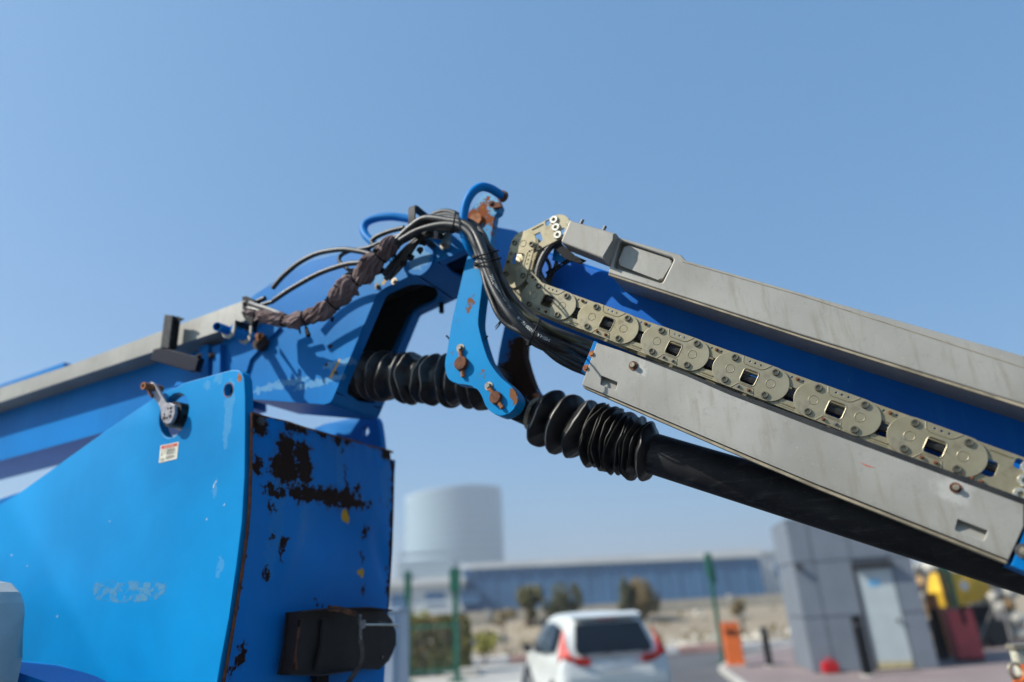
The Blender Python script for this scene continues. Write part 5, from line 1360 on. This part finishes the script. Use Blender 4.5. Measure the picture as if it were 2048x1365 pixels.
YG = 20.0
gt = empty('gate_frame', (0, YG, 0)); tag(gt, 'green steel gate frame of two posts with mesh between', 'gate')
gl = B(816, 1330, YG); gr_ = B(914, 1330, YG); gtop = B(816, 1142, YG); gtop2 = B(905, 1136, YG)
def post(x, z1, r, name='post'):
    return box(name, (x-r, -r, .1), (x+r, r, z1), M['green'], gt, .01)
xl = gl.x; xr = gr_.x
post(xl, gtop.z, .055); post(xr, gtop2.z, .075)
box('post_head', (xr-.14, -.12, gtop2.z-.65), (xr+.14, .12, gtop2.z-.02), M['green'], gt, .02)
box('post_head', (xl-.09, -.09, gtop.z-.75), (xl+.09, .09, gtop.z-.02), M['green'], gt, .02)
box('foot_plate', (xr-.22, -.18, .1), (xr+.22, .18, .16), M['green'], gt); box('foot_plate', (xl-.2, -.18, .1), (xl+.2, .18, .16), M['green'], gt)
for zz in (gtop.z-.2, gtop.z-.85, 1.5, .4): box('rail', (xl+.05, -.02, zz-.04), (xr-.08, .02, zz+.04), M['green'] if zz < 1.6 else M['shed'], gt)
bm = bmesh.new()
k = xl+.08
while k < xr-.08: add_box(bm, (k-.006, -.006, .4), (k+.006, .006, 1.5)); k += .14
zz = .38
while zz < 1.5: add_box(bm, (xl+.06, .006, zz-.003), (xr-.09, .010, zz+.003)); zz += .16
bmobj('wire_mesh', bm, M['green'], gt)
# pale cabinet behind the turret
cab = empty('pale_cabinet', (B(728, 1330, 7.2).x, 7.2, 0)); tag(cab, 'pale bluish cabinet standing behind the turret end plate', 'cabinet')
M['cab'] = plain('pale_blue_cabinet', (.46, .53, .60, 1), .5, 0, .1, 3)
cxr = B(798, 1300, 7.2).x-cab.location.x; ctop = B(792, 1216, 7.2).z
box('body', (-.75, 0, 0), (cxr, .6, ctop-.03), M['cab'], cab, .015); box('top', (-.78, -.03, ctop-.03), (cxr+.02, .63, ctop), M['cab'], cab, .008); box('door', (-.7, -.018, .08), (cxr-.05, -.001, ctop-.08), M['cab'], cab, .006); box('handle', (cxr-.14, -.05, .8), (cxr-.11, -.02, .95), M['steel'], cab)
# concrete blocks by the kerb
for i, (px, py, Y, s_, lab_) in enumerate(((925, 1352, 11.4, (.5, .3, .10), 'flat pale block at the foot of the green gate post'), (955, 1292, 20, (1.5, .5, .22), 'pale slab on the ground left of the white car'), (900, 1285, 21, (.9, .5, .3), 'pale block behind the green gate post'))):
    p = G(px, py, .1); b = box('concrete_block', (-s_[0], -s_[1], 0), (s_[0], s_[1], s_[2]*2), M['concrete'], None, .03); b.location = (p.x, p.y, .10); b.rotation_euler = (0, 0, .3*i); tag(b, lab_, 'block', 'concrete blocks by the kerb')

# ---------- white car
car = empty('parked_car', (0, 0, 0)); tag(car, 'white sport utility car seen from behind with red tail lights', 'car')
M['car_white'] = plain('white_car_paint', (.56, .58, .56, 1), .22, 0, .02, 2); M['car_glass'] = plain('dark_car_glass', (.006, .009, .014, 1), .08, 0, .1, spec=.35); M['tail'] = plain('red_tail_lens', (.50, .015, .008, 1), .3, spec=.2); M['car_trim'] = plain('black_car_trim', (.02, .02, .022, 1), .5); M['tyre'] = plain('tyre_rubber', (.02, .02, .02, 1), .8); M['alloy'] = plain('alloy_rim', (.45, .45, .46, 1), .3, .9)
M['plate'] = plain('number_plate', (.65, .66, .66, 1), .4)
stn = [(-.02, .42, .62, .80, .70), (.03, .36, .90, .96, .82), (.10, .32, 1.10, 1.0, .83), (.22, .30, 1.30, 1.0, .78), (.38, .29, 1.50, 1.0, .72), (.55, .28, 1.62, 1.0, .69), (.90, .27, 1.675, 1.0, .68), (1.6, .27, 1.70, 1.0, .68), (2.3, .27, 1.69, 1.0, .67), (2.75, .27, 1.63, 1.0, .67), (3.2, .27, 1.38, 1.0, .70), (3.55, .28, 1.13, 1.0, .80), (4.1, .30, 1.05, .97, .80), (4.45, .36, .93, .90, .72), (4.6, .45, .70, .80, .60)]
Wd = .92
V = []; Fc = []; prof_n = 0
for (x, z0, zt_, wf, tf) in stn:
    belt = min(1.02, zt_-.06); w = Wd*wf
    half = [(w*.86, z0), (w*.97, z0+.10), (w, z0+.30*(belt-z0)/.74), (w*.995, z0+.75*(belt-z0)), (w*.965, belt), (max(tf*Wd, 0)*1.06 if zt_ > 1.2 else w*.90, belt+(zt_-belt)*.55), (tf*Wd, zt_-.05*(zt_-belt)), (tf*Wd*.86, zt_), (0, zt_+.02)]
    full = [(-a, b) for a, b in half]+[(a, b) for a, b in reversed(half[:-1])]
    prof_n = len(full)
    V += [(y, x, z) for y, z in full]
for i in range(len(stn)-1):
    for k in range(prof_n-1): Fc.append((i*prof_n+k, i*prof_n+k+1, (i+1)*prof_n+k+1, (i+1)*prof_n+k))
    Fc.append((i*prof_n, (i+1)*prof_n, (i+1)*prof_n+prof_n-1, i*prof_n+prof_n-1))
Fc.append(tuple(range(prof_n))); Fc.append(tuple((len(stn)-1)*prof_n+k for k in range(prof_n)))
body = pyobj('body', V, Fc, M['car_white'], car, None, 50)
sub = body.modifiers.new('s', 'SUBSURF'); sub.levels = 2; sub.render_levels = 2
def cpan(name, pts, d, mat, bev=.01, parent=None):
    bm = bmesh.new(); add_prism(bm, [Vector(p) for p in pts], Vector(d), [], bev); return bmobj(name, bm, mat, parent or car, None, 30)
rwr = [(.60, .052, 1.085), (.635, .088, 1.16), (.615, .150, 1.26), (.59, .225, 1.36), (.565, .305, 1.46), (.55, .360, 1.53)]
V = []; Fc = []
for (w_, y_, z_) in rwr:
    for k in range(7): u = -1+k/3; V.append((u*w_, y_-.012*(1-u*u)-.02, z_))
n0 = len(V); V += [(v[0], v[1]+.03, v[2]) for v in V]
for i in range(5):
    for k in range(6): Fc += [(i*7+k, i*7+k+1, (i+1)*7+k+1, (i+1)*7+k), (n0+i*7+k, n0+i*7+k+1, n0+(i+1)*7+k+1, n0+(i+1)*7+k)]
for i in range(5):
    for k in (0, 6): Fc.append((i*7+k, (i+1)*7+k, n0+(i+1)*7+k, n0+i*7+k))
for k in range(6):
    for i in (0, 5): Fc.append((i*7+k, i*7+k+1, n0+i*7+k+1, n0+i*7+k))
rw = pyobj('rear_window', V, Fc, M['car_glass'], car, None, 40)
cpan('spoiler', [(-.60, .34, 1.60), (.60, .34, 1.60), (.58, .62, 1.655), (-.58, .62, 1.655)], (0, 0, .035), M['car_white'], .012)
cpan('brake_light', [(-.17, .345, 1.585), (.17, .345, 1.585), (.17, .345, 1.62), (-.17, .345, 1.62)], (0, .03, 0), M['tail'], .004)
for s_ in (-1, 1):
    cpan('tail_light', [(s_*.90, .20, .96), (s_*.44, -.015, .93), (s_*.42, -.01, 1.02), (s_*.70, .015, 1.06), (s_*.90, .22, 1.10)], (0, -.03, 0), M['tail'], .008)
    cpan('tail_light', [(s_*.70, .10, 1.05), (s_*.90, .20, 1.05), (s_*.84, .30, 1.24), (s_*.765, .40, 1.44), (s_*.745, .39, 1.44), (s_*.775, .22, 1.22)], (0, -.06, 0), M['tail'], .008)
    cpan('side_window', [(s_*.905, .75, 1.12), (s_*.915, 1.55, 1.06), (s_*.915, 2.75, 1.04), (s_*.90, 3.1, 1.06), (s_*.735, 2.55, 1.50), (s_*.735, 1.5, 1.555), (s_*.745, .95, 1.48)], (-s_*.05, 0, 0), M['car_glass'], .008)
    cpan('door_mirror', [(s_*.93, 2.78, 1.02), (s_*1.10, 2.80, 1.03), (s_*1.11, 2.80, 1.18), (s_*.96, 2.78, 1.17)], (0, .12, 0), M['car_trim'], .03)
    for y in (.82, 3.52):
        w = cyl('wheel', Vector((s_*.70, y, .35)), (s_, 0, 0), .35, .23, M['tyre'], car, 32)
        cyl('rim', Vector((s_*.925, y, .35)), (s_, 0, 0), .24, .015, M['alloy'], w, 24)
        bm = bmesh.new(); add_cyl(bm, Vector((s_*.60, y, .36)), (s_, 0, 0), .42, .315, 28); bmobj('wheel_arch', bm, M['car_trim'], car, None, 40)
box('bumper_trim', (-.70, -.075, .40), (.70, .05, .58), M['car_trim'], car, .02); box('bumper', (-.84, -.06, .56), (.84, .1, .80), M['car_white'], car, .05)
box('number_plate', (-.26, -.030, .82), (.26, .0, .93), M['plate'], car, .004)
box('garnish', (-.46, .02, 1.045), (.46, .12, 1.085), plain('chrome_trim', (.5, .5, .52, 1), .2, .9), car, .006)
bm = bmesh.new(); add_sweep(bm, [Vector((.075*math.cos(t), .055, 1.0+.06*math.sin(t))) for t in [2*math.pi*k/20 for k in range(21)]], .010, 6, False); add_box(bm, (-.012, .047, .955), (.012, .063, 1.045)); bmobj('emblem', bm, M['alloy'], car)
pc = (B(1128, 1330, 12.0)+B(1334, 1330, 12.25))/2
car.location = (pc.x, 12.05, 0); car.rotation_euler = (0, 0, math.radians(8.0))

# ---------- guard booth
bo = empty('guard_booth', (0, 0, .11)); tag(bo, 'grey panelled guard booth with a pale door', 'booth')
M['booth'] = plain('booth_grey_cladding', (.165, .19, .222, 1), .5, .1, .06, 2); M['booth_dark'] = plain('booth_dark_trim', (.035, .036, .04, 1), .5); M['door'] = plain('pale_door', (.42, .47, .47, 1), .5, 0, .05, 3); M['joint'] = plain('panel_joint', (.10, .115, .13, 1), .7)
fl_ = G(1629, 1347, .11); fr_ = G(1880, 1337, .11)
ang = math.atan2(fr_.y-fl_.y, fr_.x-fl_.x); bwid = (fr_.xy-fl_.xy).length
bo.location = (fl_.x, fl_.y, .11); bo.rotation_euler = (0, 0, ang)
BH = 3.34; BD = 2.3
box('wall_core', (.03, .03, 0), (bwid-.03, BD, BH-.05), M['joint'], bo)
du = lambda px, py: None
def booth_u(px, py):
    """pixel -> (u, z) on the front face of the booth"""
    r = ray(px, py); o_ = Vector((fl_.x, fl_.y, .11)); n_ = Vector((-math.sin(ang), math.cos(ang), 0)); t = (o_-CP).dot(n_)/r.dot(n_); p = CP+r*t-o_
    return p.x*math.cos(ang)+p.y*math.sin(ang), p.z
d0 = booth_u(1708, 1135); d1 = booth_u(1752, 1338); d2 = booth_u(1784, 1132); d3_ = booth_u(1828, 1330)
dx0, dx1 = (d0[0]+d1[0])/2, (d2[0]+d3_[0])/2; dzt = d0[1]
j1 = booth_u(1640, 1185)[0]
zj = [0, booth_u(1620, 1236)[1], booth_u(1600, 1126)[1], BH]
print('booth', bwid, dx0, dx1, dzt, j1, zj, fl_, fr_)
xs_ = [0, j1, dx0, dx1, bwid]
for i in range(4):
    for k in range(3):
        if i == 2 and k < 2: continue
        z0, z1 = zj[k], zj[k+1]
        box('wall_panel', (xs_[i]+.012, 0, z0+.012), (xs_[i+1]-.012, .028, z1-.012), M['booth'], bo, .004)
for i in range(2):
    for k in range(3):
        box('wall_panel', (0, .04+i*(BD/2), zj[k]+.012), (.028, .04+(i+1)*BD/2-.024, zj[k+1]-.012), M['booth'], bo, .004)
        box('wall_panel', (bwid-.028, .04+i*(BD/2), zj[k]+.012), (bwid, .04+(i+1)*BD/2-.024, zj[k+1]-.012), M['booth'], bo, .004)
box('roof', (.0, .0, BH-.01), (bwid, BD, BH+.02), M['booth'], bo, .01)
dr = box('door', (dx0+.03, .005, .16), (dx1-.02, .05, dzt-.06), M['door'], bo, .004)
box('kick_plate', (dx0+.05, -.004, .03), (dx1-.04, .03, .17), plain('ochre_step', (.42, .36, .20, 1), .6), bo, .004)
box('door_frame', (dx0-.05, -.015, 0), (dx0+.03, .05, dzt), M['booth_dark'], bo, .004)
box('door_canopy', (dx0-.06, -.16, dzt), (dx1+.03, .04, dzt+.10), M['booth_dark'], bo, .01)
cyl('door_handle', Vector((dx1-.13, -.06, 1.0)), (0, 1, 0), .035, .08, M['booth_dark'], dr, 12)
sg_ = booth_u(1748, 1166); box('door_sign', (sg_[0]-.12, -.002, sg_[1]-.07), (sg_[0]+.12, .004, sg_[1]+.07), plain('blue_door_sign', (.16, .45, .68, 1), .5), dr, 0)
lp = booth_u(1577, 1135); cyl('wall_lamp', Vector((max(.1, lp[0]), -.12, lp[1])), (0, 1, 0), .07, .13, M['booth_dark'], bo, 14)

# ---------- bollards, orange cabinet, red box, green post
def bollard(px, py, h, r, label):
    p = G(px, py, .11); b = empty('bollard', (p.x, p.y, .11)); tag(b, label, 'bollard', 'black bollards beside the booth')
    cyl('shaft', Vector((0, 0, 0)), (0, 0, 1), r, h, M['black'], b, 20); cyl('collar', Vector((0, 0, h*.86)), (0, 0, 1), r*1.12, h*.05, M['booth_dark'], b, 20)
    bm = bmesh.new(); bmesh.ops.create_uvsphere(bm, u_segments=16, v_segments=8, radius=r, matrix=Matrix.Translation((0, 0, h)) @ Matrix.Diagonal((1, 1, .6, 1))); bmobj('cap', bm, M['black'], b, None, 60)
    cyl('base_ring', Vector((0, 0, 0)), (0, 0, 1), r*1.5, .03, M['concrete'], b, 20); return b
bollard(1540, 1333, .88, .085, 'short black bollard between the orange cabinet and the booth')
bollard(1737, 1352, 1.12, .105, 'taller black bollard close to the pale booth door')
ob = empty('barrier_cabinet', (0, 0, .11)); p = G(1472, 1333, .11); ob.location = (p.x, p.y, .11); ob.rotation_euler = (0, 0, -.15); tag(ob, 'orange barrier cabinet with a black slot near its top', 'cabinet')
M['orange'] = plain('orange_cabinet_paint', (.66, .14, .025, 1), .45, 0, .06, 3)
box('body', (-.215, -.18, 0), (.215, .18, 1.02), M['orange'], ob, .02); box('lid', (-.225, -.19, 1.02), (.225, .19, 1.06), M['orange'], ob, .012); box('slot', (-.16, -.215, .80), (.12, -.178, .88), M['black'], ob, .006); box('base', (-.24, -.2, 0), (.24, .2, .04), M['concrete'], ob)
rb = empty('red_can', (0, 0, .11)); p = G(1661, 1347, .11); rb.location = (p.x, p.y-.05, .11); tag(rb, 'small bright red can on the pavement by the booth', 'can')
M['red'] = plain('red_plastic', (.50, .012, .018, 1), .35, 0, .05)
box('body', (-.17, -.11, 0), (.17, .11, .24), M['red'], rb, .04); sweep('handle', [Vector((-.08, 0, .23)), Vector((-.05, 0, .30)), Vector((.06, 0, .30)), Vector((.08, 0, .23))], .018, M['red'], rb, 8); cyl('cap', Vector((.12, 0, .23)), (0, 0, 1), .03, .04, M['black'], rb, 12)
gp = empty('fence_post', (0, 0, .0)); p = G(1447, 1322, .05); gp.location = (p.x, p.y, .0); tag(gp, 'single green steel post with a bracket near the orange cabinet', 'post')
zt_ = B(1420, 1106, p.y).z
box('shaft', (-.05, -.05, 0), (.05, .05, zt_), M['green'], gp, .01); box('bracket', (-.085, -.09, zt_-.72), (.10, .09, zt_-.02), M['green'], gp, .015); box('stay', (.04, -.02, zt_-.9), (.16, .02, zt_-.45), M['green'], gp, .005); box('foot_plate', (-.14, -.14, .0), (.14, .14, .06), M['green'], gp)

# ---------- things to the right of the booth
rc_ = empty('red_locker', (0, 0, .11)); p = G(1942, 1322, .11); rc_.location = (p.x, p.y, .11); rc_.rotation_euler = (0, 0, -.25); tag(rc_, 'faded red locker leaning shadow side to a dark board', 'locker')
rc_['label'] = 'faded red steel locker beside the booth'
M['locker'] = plain('faded_red_locker', (.42, .055, .06, 1), .55, 0, .15, 4)
box('body', (-.30, -.2, .05), (.26, .25, 1.12), M['locker'], rc_, .02); box('door', (-.27, -.225, .09), (.23, -.201, 1.08), M['locker'], rc_, .01); box('vent', (-.02, -.24, .78), (.07, -.224, 1.16), M['black'], rc_, .008); box('foot', (-.28, -.18, 0), (.24, .23, .05), M['black'], rc_)
dbd = empty('dark_board', (0, 0, .11)); p = G(1890, 1320, .11); dbd.location = (p.x+.06, p.y+.1, .11); tag(dbd, 'dark upright board with a small wheel between booth and red locker', 'board')
box('panel', (-.07, -.02, .0), (.13, .04, 1.15), M['black'], dbd, .01); cyl('caster', Vector((-.1, -.12, .10)), (0, 1, 0), .10, .06, M['tyre'], dbd, 18); box('brace', (-.16, 0, .1), (-.08, .05, .9), M['bolt_dark'], dbd, .006)
# rough pile of pale stones behind
pile = empty('stone_wall', (0, 0, .1)); p = G(1960, 1300, .11); pile.location = (p.x, p.y+2.2, .11); tag(pile, 'rough wall of pale stones with ochre stains right of the booth', 'wall')
def stone_mesh(seed, mat):
    bm = bmesh.new(); bmesh.ops.create_icosphere(bm, subdivisions=2, radius=.5)
    for v in bm.verts:
        v.co *= 1+.28*mnoise.noise(v.co*1.8+Vector((seed*5.1, 0, 0))); v.co.x *= 1.25; v.co.z *= .75
    me = bpy.data.meshes.new('stone'); bm.to_mesh(me); bm.free(); me.materials.append(mat); return me
M['stone_o'] = plain('ochre_stone', (.36, .22, .09, 1), .9, 0, .3, 2); M['stone_d'] = plain('grey_stone', (.12, .115, .11, 1), .9, 0, .3, 2)
sm = [stone_mesh(1, M['stone']), stone_mesh(2, M['stone']), stone_mesh(3, M['stone']), stone_mesh(4, M['stone_o']), stone_mesh(5, M['stone_d'])]
rnd = random.Random(5)
for i in range(9):
    for k in range(6):
        j = rnd.choice((0, 1, 2, 0, 1, 3, 4 if k < 2 else 2))
        o = bpy.data.objects.new('stone', sm[j]); COL.objects.link(o); o.parent = pile
        o.location = (-1.6+i*.52+rnd.uniform(-.1, .1), rnd.uniform(-.15, .15)+k*.05, .2+k*.38+rnd.uniform(-.05, .05)); s_ = rnd.uniform(.5, .68); o.scale = (s_, s_, s_); o.rotation_euler = (rnd.uniform(-.4, .4), rnd.uniform(-.4, .4), rnd.uniform(0, 6))
# yellow machine body behind
ye = empty('yellow_loader', (0, 0, .1)); p = B(1945, 1180, 20.6); ye.location = (p.x, 20.6, .1); ye.rotation_euler = (0, 0, .2); tag(ye, 'yellow loader body showing above the red locker', 'machine')
M['yellow'] = plain('yellow_machine_paint', (.60, .36, .015, 1), .5, 0, .12, 3)
zc = p.z-.1
cpan('body', [(-.55, 0, zc-.42), (.20, 0, zc-.30), (.62, 0, zc-.05), (.60, 0, zc+.45), (-.50, 0, zc+.5), (-.68, 0, zc)], (0, .9, 0), M['yellow'], .04, ye)
box('mast', (-.72, -.05, -.1), (-.60, .1, zc+.9), M['green'], ye, .01); box('mast', (-.90, -.05, -.1), (-.84, .1, zc+.7), M['black'], ye, .01)
box('chassis', (-.6, .1, .1), (.6, .8, zc-.42), M['black'], ye, .03)
for x in (-.35, .4): cyl('wheel', Vector((x, -.05, .36)), (0, 1, 0), .36, .25, M['tyre'], ye, 24)
cyl('lamp', Vector((-.25, -.03, zc+.12)), (0, 1, 0), .13, .05, M['roof_pale'], ye, 16)
# thin leaning pipes
pipes_px = [((1990, 1205), (1968, 1260)), ((2004, 1200), (2016, 1255)), ((1846, 1130), (1852, 1260)), ((1860, 1140), (1846, 1200))]
for i, (a, b) in enumerate(pipes_px):
    pa = B(a[0], a[1], 19.6+.3*i); pb = B(b[0], b[1], 19.4+.3*i); d = (pb-pa); k = (pa.z-.11)/max(.01, -d.z); end_ = pa+d*k
    bm = bmesh.new(); add_sweep(bm, [pa, end_], .022, 10); o = bmobj('pipe', bm, M['steel'] if i < 2 else M['bolt_dark'], None, None, 40)
    tag(o, ['pale pipe leaning against the stone wall, slanting to the booth', 'pale pipe leaning against the stone wall, slanting away from the booth', 'dark upright pipe at the corner of the booth', 'dark pipe crossing another near the booth corner'][i], 'pipe', 'pipes leaning by the stone wall')
rr_ = empty('rusty_drum', (0, 0, .1)); p = G(1868, 1262, .11); p2 = B(1864, 1205, 19.2); rr_.location = (p2.x, 19.2, .1); tag(rr_, 'rust orange drum behind the corner of the booth', 'drum')
cyl('drum', Vector((0, 0, .0)), (0, 0, 1), .15, p2.z+.1, M['rust_orange'], rr_, 24); cyl('rim', Vector((0, 0, p2.z+.08)), (0, 0, 1), .165, .03, M['rust'], rr_, 24)
# near stand with an orange strap, lower right
ns = empty('steel_stand', (0, 0, 0)); p = B(2040, 1330, 4.2); ns.location = (p.x, 4.2, 0); tag(ns, 'cream steel stand with a ring and an orange strap at the lower edge', 'stand')
zt_ = B(2036, 1300, 4.2).z
M['cream'] = plain('cream_steel', (.50, .48, .37, 1), .5, 0, .25, 12)
box('upright', (-.020, -.03, 0), (.03, .03, zt_), M['cream'], ns, .004); box('upright', (.06, -.03, 0), (.22, .03, zt_+.02), M['rust_dark'], ns, .004); box('head', (-.03, -.04, zt_), (.25, .04, zt_+.03), M['bolt'], ns, .005)
rz_ = B(2020, 1340, 4.2); rl_ = rz_-Vector((p.x, 4.2, 0))
sweep('ring', [Vector((rl_.x+.035*math.cos(t), -.05, rl_.z+.035*math.sin(t))) for t in [2*math.pi*k/20 for k in range(21)]], .010, M['bolt'], ns, 8)
box('arm', (rl_.x-.02, -.04, rl_.z-.05), (0, -.02, rl_.z-.03), M['bolt'], ns)
strap_m = plain('orange_strap', (.62, .12, .02, 1), .6)
sweep('strap', spline([Vector((rl_.x+.03, -.07, rl_.z+.03)), Vector((rl_.x+.028, -.075, rl_.z-.02)), Vector((rl_.x-.01, -.08, rl_.z-.05)), Vector((rl_.x-.05, -.08, rl_.z-.055)), Vector((rl_.x-.03, -.08, rl_.z-.09))], 6), .009, strap_m, ns, 8)

# ---------- dusty air
hz = box('haze', (-1650, -350, -1.2), (1650, 2700, 92), None, None)
hm = bpy.data.materials.new('haze_air'); hm.use_nodes = True; hn = hm.node_tree
hn.nodes.remove(hn.nodes['Principled BSDF']); pv = hn.nodes.new('ShaderNodeVolumePrincipled')
pv.inputs['Density'].default_value = .0010; pv.inputs['Color'].default_value = (.84, .86, .89, 1); pv.inputs['Anisotropy'].default_value = .2
hn.links.new(pv.outputs[0], hn.nodes['Material Output'].inputs['Volume']); hz.data.materials.append(hm); hz['kind'] = 'stuff'
